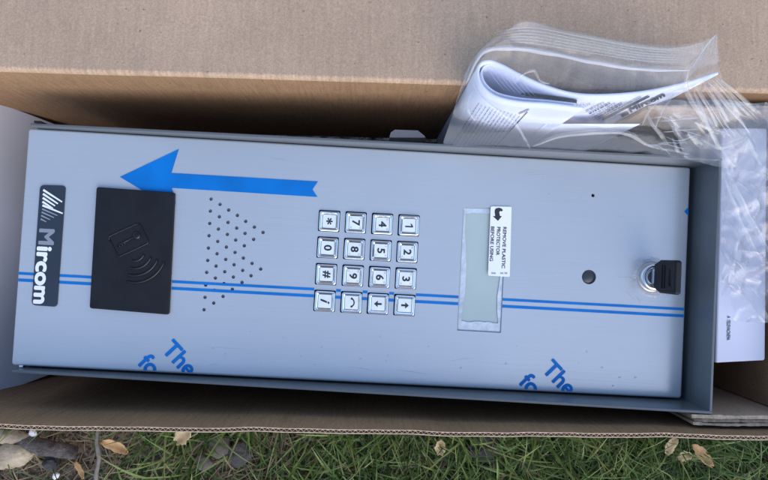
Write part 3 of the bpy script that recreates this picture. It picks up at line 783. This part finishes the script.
for nm, lb_ in (('foam_pad', 'white foam pad under the left end of the intercom'), ('foam_pad.001', 'white foam pad under the right end of the intercom')):
    tag(bpy.data.objects[nm], lb_, 'foam pad', 'foam pads under the intercom')

# ------------------------------------------------------------ folded booklet behind the hood
def A3(l, d): return [at(x, y, d) for x, y in l]
book = empty('folded_booklet', (0, 0, 0)); bc = at(590, 100, .31)
book.location = (bc.x, bc.y, .006)
tag(book, 'white printed booklet folded into a loop inside the clear bag', 'booklet')
def vsheet(name, top, dtop, zbot, m, th, nu=80, nv=24, topfun=None, par=book, curl=0.0):
    top = catmull(A3(top, dtop), nu); bm = bmesh.new(); g_ = []
    for i, p in enumerate(top):
        r = []
        for j in range(nv):
            t = j / (nv - 1); zt = p.z + (topfun(i / (nu - 1)) if topfun else 0)
            z = zt + (zbot - zt) * t
            q = Vector((p.x, p.y + curl * math.sin(t * PI) , z)) - par.location
            r.append(bm.verts.new(q))
        g_.append(r)
    for i in range(nu - 1):
        for j in range(nv - 1): bm.faces.new((g_[i][j], g_[i][j + 1], g_[i + 1][j + 1], g_[i + 1][j]))
    o = bobj(name, bm, m, par, True); s_ = o.modifiers.new('s', 'SOLIDIFY'); s_.thickness = th; s_.offset = 0
    return o, top
loopc = [(718, 73), (690, 82), (650, 91), (610, 95), (575, 94), (545, 86), (520, 75), (503, 66), (490, 61.5), (481, 64), (478, 74), (483, 87), (497, 97), (520, 102), (550, 104), (583, 108)]
cover, ctop = vsheet('cover', loopc, .300, .008, PAPER, .0015, 110, 24)
loop2 = [(700, 81), (650, 93.5), (610, 97.5), (575, 96.5), (545, 88.5), (520, 78), (503, 69.5), (491, 65), (484, 67), (482, 74), (486, 84), (498, 93), (520, 98), (548, 100.5), (574, 103.5)]
_, ic_top = vsheet('inner_page', loop2, .3025, .008, PAPER, .0006, 100, 16)
# lower second leaf in front of the far part
vsheet('folded_leaf', [(640, 124), (620, 124), (600, 124), (570, 124), (545, 124)], .338, .008, PAPER, .0003, 50, 14)

def on_sheet(px, py, src, lo, hi, side, off=.0011):
    """point of an upright sheet (plan curve src, part lo..hi) seen at pixel (px,py), nudged off the sheet"""
    a = at(px, py, 1.0) - CAM; n_ = len(src) - 1; best = None
    for i in range(int(lo * n_), int(hi * n_)):
        p, q = src[i], src[i + 1]; ex, ey = q.x - p.x, q.y - p.y
        det = a.x * -ey + a.y * ex
        if abs(det) < 1e-9: continue
        t = (p.x * -ey + p.y * ex) / det; u = (a.x * p.y - a.y * p.x) / det
        if -.02 <= u <= 1.02 and .25 < t < .48 and (best is None or t < best[0]): best = (t, p, q)
    if not best: return None
    t, p, q = best; d = (q - p).normalized()
    return CAM + a * t + Vector((d.y, -d.x, 0)) * side * off
FAR = (ic_top, 0.02, .60, -1); NEAR = (ctop, .58, .99, 1)
def ink_line(name, p0, p1, wpx, m, surf, par=cover, n=14):
    d = Vector((p1[0] - p0[0], p1[1] - p0[1])).normalized(); nn = Vector((-d.y, d.x)) * wpx / 2; bm = bmesh.new(); prev = None
    for k in range(n + 1):
        t = k / n; c = Vector((p0[0] + (p1[0] - p0[0]) * t, p0[1] + (p1[1] - p0[1]) * t))
        A_ = on_sheet(*(c - nn), *surf); B_ = on_sheet(*(c + nn), *surf)
        if A_ is None or B_ is None: prev = None; continue
        cur = (bm.verts.new(A_ - book.location), bm.verts.new(B_ - book.location))
        if prev: bm.faces.new((prev[0], prev[1], cur[1], cur[0]))
        prev = cur
    if len(bm.faces): return bobj(name, bm, m, par)
    bm.free()
INKG = mat('grey_ink', (.30, .31, .40), .6)
rn = random.Random(5)
def words(p0, p1, wpx, m, surf):
    L_ = math.dist(p0, p1); t = 0
    while t < L_:
        l_ = rn.uniform(1.5, 4.5); f = lambda q: (p0[0] + (p1[0] - p0[0]) * min(q, L_) / L_, p0[1] + (p1[1] - p0[1]) * min(q, L_) / L_)
        ink_line('print_line', f(t), f(t + l_), wpx, m, surf, n=3); t += l_ + .8
ink_line('print_bar', (602, 118.4), (649, 94.5), 1.5, INK, FAR)
ink_line('print_bar', (597, 117.5), (641, 95), .7, INK, FAR)
ink_line('print_bar', (621, 114.5), (628, 111.3), 3.0, INK, FAR)
ink_line('print_bar', (526, 92.5), (577, 99.5), 3.4, INK, FAR, n=24)
words((522, 92), (560, 98.5), 1.2, INK, FAR)
for k in range(4): words((586 + 3 * k, 110 + 2.2 * k), (604 + 6 * k, 101 + .3 * k), 1.1, INK if k % 2 else INKG, FAR)
for k in range(5): words((548 + 6 * k, 113 - k * .3), (566 + 6 * k, 103 - k * .3), .8, INKG, FAR)
for k in range(3): words((594 + 4 * k, 116), (622 + 5 * k, 101 - .5 * k), .8, INKG, FAR)
tm = text_mesh('Mircom', 1.0, .05); x0, x1, y0, y1 = tbounds(tm)
ok = True
for v in tm.vertices:
    a_ = (v.co.x - x0) / (x1 - x0); h_ = v.co.y / .729 * 4.6
    q = on_sheet(630 + 35 * a_ - h_ * .42, 110.8 - 16.5 * a_ - h_ * .85, *FAR)
    if q is None: q = on_sheet(640, 104, *FAR); 
    v.co = q - book.location
link('lettering', tm, INK, cover)
ink_line('print_bar', (494, 147), (527.5, 110), .9, INK, NEAR)
ink_line('print_bar', (519, 112), (529, 107.5), 1.6, INKG, NEAR)
for k in range(12):
    words((452 + 4.2 * k, 144 - .2 * k), (480 + 3.6 * k, 102 + 1.1 * k), .9 if k in (0, 3) else .6, INKG, NEAR)

# ------------------------------------------------------------ clear zip bag round the booklet
bag = empty('clear_bag', (bc.x, bc.y, .006)); tag(bag, 'clear zip bag with milky seal lines around the folded booklet', 'plastic bag')
def C(l): return [at(x, y, d) for x, y, d in l]
CV = [C([(466, 74, .290), (476, 56, .286), (489, 42, .284), (508, 30, .282), (528, 22, .281), (570, 32, .281), (620, 42, .281), (668, 48, .280), (700, 43, .279), (717, 34, .278)]),
      C([(463, 82, .292), (473, 64, .290), (486, 52, .289), (508, 46, .289), (535, 48, .289), (575, 54, .289), (620, 63, .289), (662, 69, .288), (695, 68, .287), (717, 60, .286)]),
      C([(458, 96, .297), (468, 80, .295), (484, 68, .294), (508, 68, .294), (540, 74, .294), (580, 82, .294), (625, 86, .294), (665, 88, .294), (696, 88, .292), (722, 88, .292)]),
      C([(452, 116, .303), (462, 106, .299), (484, 98, .297), (508, 106, .296), (545, 110, .297), (585, 112, .298), (630, 112, .298), (670, 110, .297), (704, 112, .296), (735, 112, .297)]),
      C([(446, 134, .318), (465, 130, .312), (490, 128, .308), (520, 130, .306), (560, 131, .306), (600, 132, .306), (640, 132, .306), (680, 134, .306), (712, 136, .308), (742, 134, .31)]),
      C([(443, 144, .340), (470, 144, .338), (500, 145, .336), (530, 146, .335), (570, 148, .335), (610, 150, .334), (650, 153, .333), (685, 156, .332), (715, 158, .331), (745, 152, .33)]),
      C([(446, 150, .372), (470, 151, .372), (500, 152, .372), (530, 153, .37), (570, 155, .37), (610, 157, .37), (650, 159, .37), (685, 160, .37), (715, 161, .37), (745, 158, .37)])]
def bd(p, u, v):
    a = noise.noise(Vector((p.x * 38, p.y * 38, p.z * 20))) * .0022 + abs(noise.noise(Vector((p.x * 95 + 4, p.y * 60, 3)))) * .0018
    return p + Vector((a * .3, a * .5, a)) * min(1, 3 * v + .15) - bag.location
bobj('front_film', loft(CV, 150, 90, bd), FILM, bag, True)
CB = [CV[0], C([(464, 78, .295), (474, 58, .293), (490, 46, .293), (515, 36, .293), (545, 38, .293), (590, 48, .293), (640, 58, .293), (680, 60, .292), (702, 56, .29), (717, 50, .29)]),
      C([(463, 84, .31), (474, 66, .31), (492, 55, .31), (520, 52, .31), (550, 60, .31), (590, 72, .31), (640, 78, .31), (680, 76, .31), (702, 72, .31), (720, 68, .31)]),
      C([(446, 105, .36), (456, 94, .36), (476, 86, .36), (500, 84, .36), (535, 90, .36), (580, 102, .36), (620, 106, .36), (655, 105, .36), (680, 102, .36), (700, 98, .36)])]
bobj('back_film', loft(CB, 110, 50, lambda p, u, v: p + Vector((0, .001, noise.noise(p * 40) * .001)) - bag.location), FILM, bag, True)
def strand(name, pts_, r, m=MILK, par=bag, n=50, jit=.0004):
    bm = bmesh.new(); c = catmull([at(*p) for p in pts_], n)
    c = [p + Vector((0, noise.noise(p * 90) * jit, noise.noise(p * 80) * jit)) - par.location for p in c]
    rr = [r * (.55 + .6 * abs(noise.noise(p * 60 + Vector((3, 1, 2)))) * 1.6) * min(1, .2 + 5 * min(i, n - 1 - i) / n) for i, p in enumerate(c)]
    tube(bm, c, rr, 6); return bobj(name, bm, m, par, True)
def fold(name, pts_, w_, h_=.6, m=None, par=None, n=50, jit=.0004):
    """a tented crease of film: soft ribbon with a ridge"""
    par = par or bag; c = catmull([at(*p) for p in pts_], n)
    c = [p + Vector((0, noise.noise(p * 90) * jit, noise.noise(p * 80) * jit)) - par.location for p in c]
    bm = bmesh.new(); prev = None; sd0 = sum(p[0] for p in pts_) * .37
    for i, p in enumerate(c):
        d = (c[min(i + 1, n - 1)] - c[max(i - 1, 0)]); sd_ = Vector((-d.y, d.x, 0)).normalized()
        k_ = w_ * math.sin(PI * min(1, (i + .5) / n)) ** .5 * (1 + .5 * noise.noise(Vector((i * .12, sd0, 0))))
        off = noise.noise(Vector((i * .1, sd0 + 5, 0))) * .3
        cur = [bm.verts.new(p + sd_ * k_ * q + Vector((0, 0, k_ * z_ * h_))) for q, z_ in ((-1, -.8), (-.45, .1), (off * .5, 1), (.5, .15), (1, -.8))]
        if prev:
            for q in range(4): bm.faces.new((prev[q], cur[q], cur[q + 1], prev[q + 1]))
        prev = cur
    return bobj(name, bm, m or FOLD, par, True)
fold('zip_seal', [(466, 84, .288), (476, 62, .287), (488, 50, .286), (510, 48, .286), (545, 52, .286), (585, 60, .286), (625, 67, .286), (660, 70, .285), (690, 70, .284)], .0012, .4, SEAL, n=90)
strand('zip_seal', [(468, 82, .288), (476, 62, .287), (488, 50, .286), (510, 48, .286), (545, 52, .286), (585, 60, .286), (625, 67, .286), (660, 70, .285), (690, 70, .284)], .0004, SEAL)
strand('zip_seal', [(690, 70, .284), (697, 60, .283), (706, 46, .281), (717, 34, .277)], .0006)
for k in range(6):
    t = (k + .5) / 6.5
    a = [(494 + 3 * k, 40 + 4.5 * t - 9 * (1 - t), .2835), (530, 26 + 20 * t, .2825), (580, 35 + 19 * t, .2825), (640, 46 + 17 * t, .282), (686, 50 + 15 * t, .281)]
    strand('film_ridge_and_glint', a, .00022, n=40, jit=.0001)
for k in range(5):
    t = k / 5
    strand('film_ridge_and_glint', [(694 + 5 * k, 66 - 2 * k, .283), (700 + 4.3 * k, 55 - 4 * k, .282), (704 + 3.5 * k, 42 - 1.5 * k, .280)], .00016, n=16, jit=.0001)
rf = random.Random(21); R_ = rf.uniform
for k in range(11):
    u_ = k + R_(-.6, .6); t0 = R_(0, .3); e_ = R_(-6, 6)
    fold('film_fold', [(692 + 2.7 * u_ + 14 * t0, 86 - 1.2 * u_ + 20 * t0, .289), (702 + 3.9 * u_, 104 - u_ + R_(-2, 2), .292), (712 + 4.7 * u_ + R_(-2, 2), 126 - 1.6 * u_, .299), (718 + 5 * u_ + e_, 142 - 2.5 * u_ + R_(-8, 8), .306)], R_(.0003, .0013), R_(.3, .7), m=MILK if k % 3 == 0 else FOLD, n=30, jit=.0003)
for k in range(9):
    x_, y_ = R_(645, 712), R_(108, 138); a_ = R_(.1, 1.1); l_ = R_(18, 42)
    fold('film_fold', [(x_, y_, .298), (x_ + l_ * .35 * math.cos(a_), y_ + l_ * .35 * math.sin(a_) + R_(-2, 2), .300), (x_ + l_ * .7 * math.cos(a_), min(154, y_ + l_ * .7 * math.sin(a_)), .304), (x_ + l_ * math.cos(a_), min(158, y_ + l_ * math.sin(a_)), .309)], R_(.0005, .0018), .6, n=30, jit=.0008)
fold('film_fold', [(689, 70, .284), (686, 84, .288), (692, 98, .291), (702, 114, .296), (712, 132, .304), (722, 150, .312)], 0.00171)
fold('film_fold', [(478, 66, .287), (474, 84, .290), (484, 100, .292), (500, 112, .295), (516, 124, .299), (526, 140, .305), (530, 148, .312)], 0.00104)
fold('film_fold', [(716, 76, .288), (700, 82, .288), (686, 88, .290), (672, 92, .291)], 0.00114)
fold('film_fold', [(533, 146, .315), (560, 136, .309), (600, 132, .305), (630, 134, .305), (650, 145, .308), (690, 154, .318)], 0.00133)
fold('film_fold', [(472, 92, .292), (468, 108, .294), (476, 122, .298)], 0.00076)
fold('film_fold', [(516, 80, .290), (524, 73, .289), (534, 70, .288), (540, 80, .290), (550, 84, .291)], 0.00095)
fold('film_fold', [(664, 96, .292), (650, 110, .295), (642, 126, .300)], 0.00076)
fold('film_fold', [(674, 94, .292), (662, 112, .295), (655, 130, .300)], 0.00076)

for k in range(7):
    strand('film_ridge_and_glint', [(487 + 5 * k, 66 + 1.2 * k, .2965), (494 + 5.2 * k, 78 + 1.2 * k, .2965), (505 + 5.2 * k, 91 + 1.0 * k, .2965)], .00022, n=16, jit=.0001)  # reflections in the bag, built as milky strands inside the loop
rs = random.Random(8)
for k in range(8):
    x_, y_ = rs.uniform(640, 690), rs.uniform(118, 146)
    strand('film_ridge_and_glint', [(x_, y_, .303), (x_ + 14, y_ + rs.uniform(-3, 5), .302), (x_ + rs.uniform(26, 40), y_ + rs.uniform(-4, 12), .302)], .00028, n=14, jit=.0006)
# ------------------------------------------------------------ white paper packet and crumpled bag at the right end
pk = empty('paper_packet', (0, 0, 0)); q0 = at(740, 262, .372); pk.location = (q0.x, q0.y, .0078)
tag(pk, 'white paper packet with tiny vertical print beyond the hooded end of the intercom', 'packet')
qs = [at(716, 363, .356), at(765.5, 360.5, .356), at(767.5, 128, .356), at(722, 128, .356)]
bm = bmesh.new(); prism(bm, [((q - pk.location).x, (q - pk.location).y) for q in qs], 0, 0.49 - .356 - .0078)
bobj('packet_body', bm, PAPER, pk, bev=.0012, seg=3)
tm = text_mesh("A  I'ELEVACNE9A", 1, .01); x0, x1, y0, y1 = tbounds(tm)
a = at(727, 316, .3558)
for v in tm.vertices: v.co.x = (v.co.x - x0) / (x1 - x0) * .0150; v.co.y = v.co.y * .0032
tm.transform(Matrix.Translation(Vector((a.x, a.y, .49 - .3557)) - pk.location) @ Matrix.Rotation(R90 + PA * .6, 4, 'Z'))
link('lettering', tm, INK, pk)

def crumple(name, corners, dep, nu, nv, amp, seed, par, m, fr=45):
    """corners: tl,tr,br,bl pixels; dep: matching depths"""
    bm = bmesh.new(); g_ = []
    P4 = [at(x, y, d) for (x, y), d in zip(corners, dep)]
    for i in range(nu):
        u = i / (nu - 1); r = []
        for j in range(nv):
            v = j / (nv - 1); p = P4[0] * (1 - u) * (1 - v) + P4[1] * u * (1 - v) + P4[2] * u * v + P4[3] * (1 - u) * v
            q = p * fr + Vector((seed, seed * 2.3, 0)); h = 0; a_ = 1; f_ = 1
            for o_ in range(3):
                h += a_ * (1 - 2.2 * abs(noise.noise(q * f_ + Vector((o_ * 7.7, 0, 0))))); a_ *= .5; f_ *= 1.9
            dx = noise.noise(q * .8 + Vector((9, 9, 9))) ; dy = noise.noise(q * .8 + Vector((19, 1, 9)))
            r.append(bm.verts.new(p + Vector((dx * amp * .9, dy * amp * .9, (h - .6) * amp)) - par.location))
        g_.append(r)
    for i in range(nu - 1):
        for j in range(nv - 1): bm.faces.new((g_[i][j], g_[i + 1][j], g_[i + 1][j + 1], g_[i][j + 1]))
    return bobj(name, bm, m, par, False)
cr = empty('crumpled_bag', (q0.x, q0.y, .49 - .37)); tag(cr, 'crumpled clear plastic bag lying over the white packet at the hood corner', 'plastic bag')
crumple('crumpled_film', [(724, 100), (800, 118), (800, 318), (722, 318)], [.335, .33, .350, .351], 56, 90, .0075, 3, cr, CRUMP, 24)
crumple('crumpled_film', [(722, 150), (800, 150), (795, 300), (721, 285)], [.343, .34, .351, .351], 44, 70, .0045, 8, cr, CRUMP, 30)
crumple('crumpled_film', [(645, 104), (775, 104), (778, 172), (684, 157)], [.320, .318, .318, .322], 70, 40, .0050, 13, cr, CRUMP, 32)
for pts_, r_ in (([(725, 165, .32), (740, 195, .325), (755, 225, .33), (775, 262, .335)], .0008), ([(724, 178, .322), (735, 205, .328), (748, 235, .335), (770, 275, .34)], .0005),
                 ([(700, 140, .31), (722, 148, .308), (742, 140, .308), (746, 134, .31)], .0006), ([(722, 150, .308), (735, 165, .312), (742, 150, .31), (747, 135, .31)], .0007),
                 ([(745, 300, .347), (730, 285, .347), (722, 296, .347)], .0006), ([(738, 118, .312), (748, 140, .314), (762, 165, .32)], .0006),
                 ([(728, 230, .345), (745, 250, .345), (765, 245, .345)], .0005), ([(726, 262, .345), (740, 275, .346), (762, 300, .346)], .0004)):
    fold('film_fold', pts_, r_ * 2.2, .8, par=cr, n=30, jit=.001)

for k in range(14):
    x_, y_ = R_(722, 752), R_(165, 285); a_ = R_(.5, 2.2); l_ = R_(12, 40)
    fold('film_fold', [(x_, y_, .343), (x_ + l_ * .35 * math.cos(a_) + R_(-3, 3), y_ + l_ * .35 * math.sin(a_), .341), (x_ + l_ * .7 * math.cos(a_), y_ + l_ * .7 * math.sin(a_) + R_(-3, 3), .342), (x_ + l_ * math.cos(a_), min(305, y_ + l_ * math.sin(a_)), .345)], R_(.0006, .0022), .8, par=cr, n=26, jit=.001)
# ------------------------------------------------------------ ground litter and grass
ymin, ymax = at(384, 480, .49).y, at(384, 430, .49).y
def leafmesh(L_, W_, curl, seed, jag=0.0):
    bm = bmesh.new(); n = 12; m_ = 5; g_ = []
    for i in range(n + 1):
        t = i / n; wdt = W_ * math.sin(PI * min(1, t * .92 + .06)) ** .7 * (1 + jag * noise.noise(Vector((t * 9, seed, 0))))
        r = []
        for j in range(m_):
            s = j / (m_ - 1) * 2 - 1
            z = curl * (s * s) * W_ + curl * .5 * L_ * (t - .5) ** 2 + noise.noise(Vector((t * 3, s, seed))) * .0012
            r.append(bm.verts.new(((t - .5) * L_, s * wdt / 2 + .08 * L_ * math.sin(t * 2.2), z)))
        g_.append(r)
    for i in range(n):
        for j in range(m_ - 1): bm.faces.new((g_[i][j], g_[i + 1][j], g_[i + 1][j + 1], g_[i][j + 1]))
    return bm
TAN = mat('tan_leaf', (.46, .29, .13), .7, var=(90, .3, 5), bump=(200, .5, .001))
PALE = mat('pale_leaf', (.55, .43, .25), .7, var=(90, .3, 5), bump=(200, .5, .001))
for (px, py, L_, W_, rz, m_, lab) in (
        (115, 447, .026, .0095, -32, TAN, 'orange brown curled leaf below the left half of the box'),
        (80, 470, .017, .006, -62, TAN, 'small curled tan leaf at the bottom left by the grey twig'),
        (185, 436, .018, .014, 35, PALE, 'pale tan leaf touching the cardboard rim, left of centre'),
        (671, 446, .018, .009, 50, PALE, 'pale yellow leaf in the grass near the right end'),
        (684, 456, .013, .009, 10, PALE, 'tiny pale leaf between the two larger leaves at the right'),
        (700, 456, .027, .011, -52, TAN, 'orange leaf lying in the grass at the right'),
        (441, 447, .014, .010, 80, PALE, 'small beige leaf scrap in the grass below the middle')):
    p = at(px, py, .466); o = bobj('fallen_leaf', leafmesh(L_ * .85, W_ * .85, .3, px, .5), m_, smooth=True)
    o.location = (p.x, p.y, .49 - .466); o.rotation_euler = (random.uniform(-.2, .2), random.uniform(-.2, .2), math.radians(rz)); tag(o, lab, 'leaf', 'fallen leaves in the grass')
    sm = o.modifiers.new('s', 'SOLIDIFY'); sm.thickness = .0003
def stick(name, pts_, r, m, lab, cat, n=40, rough=.25, ns=12, fr=120):
    bm = bmesh.new(); c = catmull([at(*p) for p in pts_], n)
    tube(bm, c, [r * (.75 + .35 * math.sin(PI * i / (n - 1))) for i in range(n)], ns)
    for v in bm.verts:
        k_ = noise.noise(v.co * fr) * rough + noise.noise(v.co * fr * 3) * rough * .4; cc = min(c, key=lambda q: (q - v.co).length); v.co += (v.co - cc) * k_
    o = bobj(name, bm, m, smooth=True); return tag(o, lab, cat)
BARK = mat('weathered_wood', (.085, .075, .072), .9, var=(160, .5, 6), bump=(300, 1, .003))
WOOD = mat('pale_dead_wood', (.36, .30, .22), .85, var=(60, .35, 6), bump=(200, 1, .002))
stick('dark_stick', [(8, 437, .476), (30, 443, .476), (52, 448, .476), (76, 452, .478)], .0062, BARK, 'dark weathered stick lying under the left end of the box rim', 'stick')
stick('wood_chunk', [(-16, 462, .478), (4, 457, .476), (18, 453, .476), (34, 446, .480)], .0095, WOOD, 'pale weathered wood chunk at the bottom left corner', 'wood', rough=.4)
stick('wood_chunk', [(-8, 438, .472), (14, 437, .474), (36, 440, .478)], .0050, WOOD, 'thin pale wood piece above the dark stick, at the left', 'wood', rough=.4)
stick('grey_twig', [(98, 428, .468), (97, 442, .468), (99, 458, .468), (96, 476, .47), (97, 492, .472)], .0016, mat('grey_twig', (.17, .155, .145), .85, var=(200, .3, 3)), 'thin grey twig pointing at the box, beside the orange brown leaf', 'twig', rough=.4)
STONE = mat('grey_stone', (.105, .09, .078), .9, var=(90, .35, 6), bump=(200, .8, .002))
SLATE = mat('slate_blue_clod', (.055, .052, .055), .9, var=(120, .4, 6), bump=(200, 1, .003))
WST = mat('white_pebble', (.7, .7, .72), .7)
for (px, py, r_, m_, lab, sq_) in ((220, 446, .0085, STONE, 'flat grey stone in thin grass left of the middle', .5), (238, 455, .010, SLATE, 'dark grey soil clod right of the flat grey stone', .5),
        (205, 462, .007, STONE, 'small grey stone at the bottom edge below the flat stone', .5), (482, 447, .0125, SLATE, 'dark bluish clod in the grass right of the middle', .6),
        (60, 473, .0026, WST, 'tiny white pebble at the bottom left', .7), (37, 431, .0030, WST, 'tiny white pebble tucked against the box rim at the left', .6),
        (50, 463, .0060, SLATE, 'dark clod between the wood chunk and the white pebble', .6)):
    bm = bmesh.new(); bmesh.ops.create_icosphere(bm, subdivisions=4, radius=r_)
    for v in bm.verts:
        k_ = 1 + .45 * noise.noise(v.co * (1.1 / r_) + Vector((px, 0, 0))) + .12 * noise.noise(v.co * (4 / r_)); v.co *= k_; v.co.z *= sq_
    o = bobj('stone', bm, m_, smooth=True); p = at(px, py, .480); o.location = (p.x, p.y, .49 - .480 if r_ > .005 else .016); tag(o, lab, 'stone', 'stones and clods by the box')

def grass_mat(name, ramp, rough=.5):
    m = bpy.data.materials.new(name); m.use_nodes = True; n = m.node_tree; p = n.nodes['Principled BSDF']; p.inputs['Roughness'].default_value = rough
    p.inputs['Specular IOR Level'].default_value = .35
    at_ = n.nodes.new('ShaderNodeAttribute'); at_.attribute_name = 'tint'
    cr_ = n.nodes.new('ShaderNodeValToRGB'); e = cr_.color_ramp.elements
    e[0].color = (*ramp[0], 1); e[1].color = (*ramp[-1], 1)
    for k, c in enumerate(ramp[1:-1]): q = e.new((k + 1) / (len(ramp) - 1)); q.color = (*c, 1)
    n.links.new(at_.outputs['Fac'], cr_.inputs[0]); n.links.new(cr_.outputs[0], p.inputs['Base Color'])
    tl = n.nodes.new('ShaderNodeBsdfTranslucent'); n.links.new(cr_.outputs[0], tl.inputs[0])
    mx = n.nodes.new('ShaderNodeMixShader'); mx.inputs[0].default_value = .25
    n.links.new(p.outputs[0], mx.inputs[1]); n.links.new(tl.outputs[0], mx.inputs[2]); n.links.new(mx.outputs[0], n.nodes['Material Output'].inputs[0])
    return m
def blades(name, count, dens, lmin, lmax, wmin, wmax, lie, m, rnd, label, flat_=0.0):
    V = []; Fc = []; tint = []; c = 0; tries = 0
    while c < count and tries < count * 12:
        tries += 1
        if rnd.random() < .62: x, y = rnd.uniform(-.42, .42), rnd.uniform(-.235, yFo - .004)
        else:
            x, y = rnd.uniform(-1.0, 1.0), rnd.uniform(-.8, .8)
            if abs(x) < .42 and -.235 < y < yFo: continue
        yl = yFo + (x * math.tan(BA))
        if xL - .008 < x < xR + .008 and yl - .003 < y < yBk + .01: continue
        if rnd.random() > dens(x, y): continue
        L_ = rnd.uniform(lmin, lmax) * (.6 + .4 * rnd.random()); a = rnd.uniform(0, 2 * PI); wd = rnd.uniform(wmin, wmax)
        tilt = rnd.uniform(.15, lie); d = Vector((math.cos(a), math.sin(a), 0))
        if xL - .05 < x < xR + .05 and y > yl - L_ * .9 and y < yl + .01 and d.y > 0: d.y = -d.y * .7; d.normalize()
        if y > yBk and abs(x) < .3 and d.y < 0: d.y = -d.y
        sd_ = Vector((-d.y, d.x, 0)); z0 = gh(x, y); p = Vector((x, y, z0 - .002)); n = 5; base = len(V); tw = rnd.uniform(-.6, .6); bend = rnd.uniform(.2, 1.3)
        ti = rnd.random(); side = rnd.uniform(-.35, .35)
        for k in range(n + 1):
            t = k / n; ang = tilt + bend * t
            if k: p = p + (d * math.sin(ang) + sd_ * side * t * .5 + Vector((0, 0, math.cos(ang)))) * (L_ / n)
            if p.z < z0 + flat_ + .001: p.z = z0 + flat_ + .001
            if xL - .004 < p.x < xR + .004 and p.y > yFo + p.x * math.tan(BA) - .0015 and p.y < 0: p.y = yFo + p.x * math.tan(BA) - .0015
            ww = wd * (1 - t ** 2.2) * .5 + .0001
            s2 = (sd_ + Vector((0, 0, tw * t))).normalized() * ww
            V.append(p - s2); V.append(p + s2); tint += [min(1, max(0, ti + (t - .5) * .15))] * 2
            if k: q = base + 2 * k; Fc.append((q - 2, q - 1, q + 1, q))
        c += 1
    me = bpy.data.meshes.new(name); me.from_pydata(V, [], Fc); at_ = me.attributes.new('tint', 'FLOAT', 'POINT'); at_.data.foreach_set('value', tint)
    for p in me.polygons: p.use_smooth = True
    o = link(name, me, m); tag(o, label, 'grass', kind='stuff'); return o
yFo = yF
def dens_g(x, y):
    t = max(0, min(1, (x + .21) / .20)); base = .07 + .80 * t + .13 * max(0, min(1, (x - .1) / .1))
    cl = noise.noise(Vector((x * 22, y * 22, 0))); base *= max(.12, min(1, .62 + cl * 1.3))
    bald = math.exp(-((x + .125) ** 2 + (y + .165) ** 2) / .0007) + .9 * math.exp(-((x - .095) ** 2 + (y + .16) ** 2) / .0004)
    return max(0, base * (1 - bald))
GR = grass_mat('grass_blades', [(.022, .045, .013), (.045, .095, .02), (.08, .155, .034), (.13, .22, .05), (.28, .32, .12)])
DR = grass_mat('dry_grass', [(.10, .075, .05), (.24, .18, .11), (.34, .27, .17), (.20, .17, .14)], .7)
blades('grass', 15000, dens_g, .022, .070, .0008, .0023, 1.15, GR, random.Random(11), 'green lawn grass growing along the box')
blades('dry_grass', 12000, lambda x, y: .8 if x > -.12 else .45, .012, .045, .0005, .0014, 1.5, DR, random.Random(12), 'dry straw coloured grass bits between the green blades')

# loose crumbs of soil, bark and dead leaf
def crumbs(name, count, m, seed, lab, smin, smax):
    rd = random.Random(seed); V = []; Fc = []; tint = []
    for k in range(count):
        x = rd.uniform(-.45, .45) if rd.random() < .5 else rd.uniform(-.42, -.08); y = rd.uniform(-.26, yFo - .003)
        if y > yFo + x * math.tan(BA) - .003: continue
        z = gh(x, y) + .0006; a = rd.uniform(smin, smax) * (rd.random() ** 2 + .35); an = rd.uniform(0, PI); b_ = len(V); t_ = rd.random()
        for q in range(5):
            th = an + q * 2 * PI / 5; e = a * (1.5 if q in (0, 3) else .7) * rd.uniform(.6, 1.2)
            V.append((x + e * math.cos(th), y + e * math.sin(th), z + rd.uniform(-.3, .5) * a))
        V.append((x + rd.uniform(-.3, .3) * a, y + rd.uniform(-.3, .3) * a, z + a * rd.uniform(.4, .9)))
        for q in range(5): Fc.append((b_ + q, b_ + (q + 1) % 5, b_ + 5))
        tint += [t_] * 6
    me = bpy.data.meshes.new(name); me.from_pydata(V, [], Fc); at_ = me.attributes.new('tint', 'FLOAT', 'POINT'); at_.data.foreach_set('value', tint)
    o = link(name, me, m); tag(o, lab, 'soil', kind='stuff')
crumbs('soil_crumbs', 9000, grass_mat('crumb_tones', [(.05, .042, .036), (.13, .105, .085), (.22, .18, .14), (.33, .28, .22), (.10, .085, .075)], .9), 5, 'loose crumbs of soil and bark under the grass', .0008, .0040)
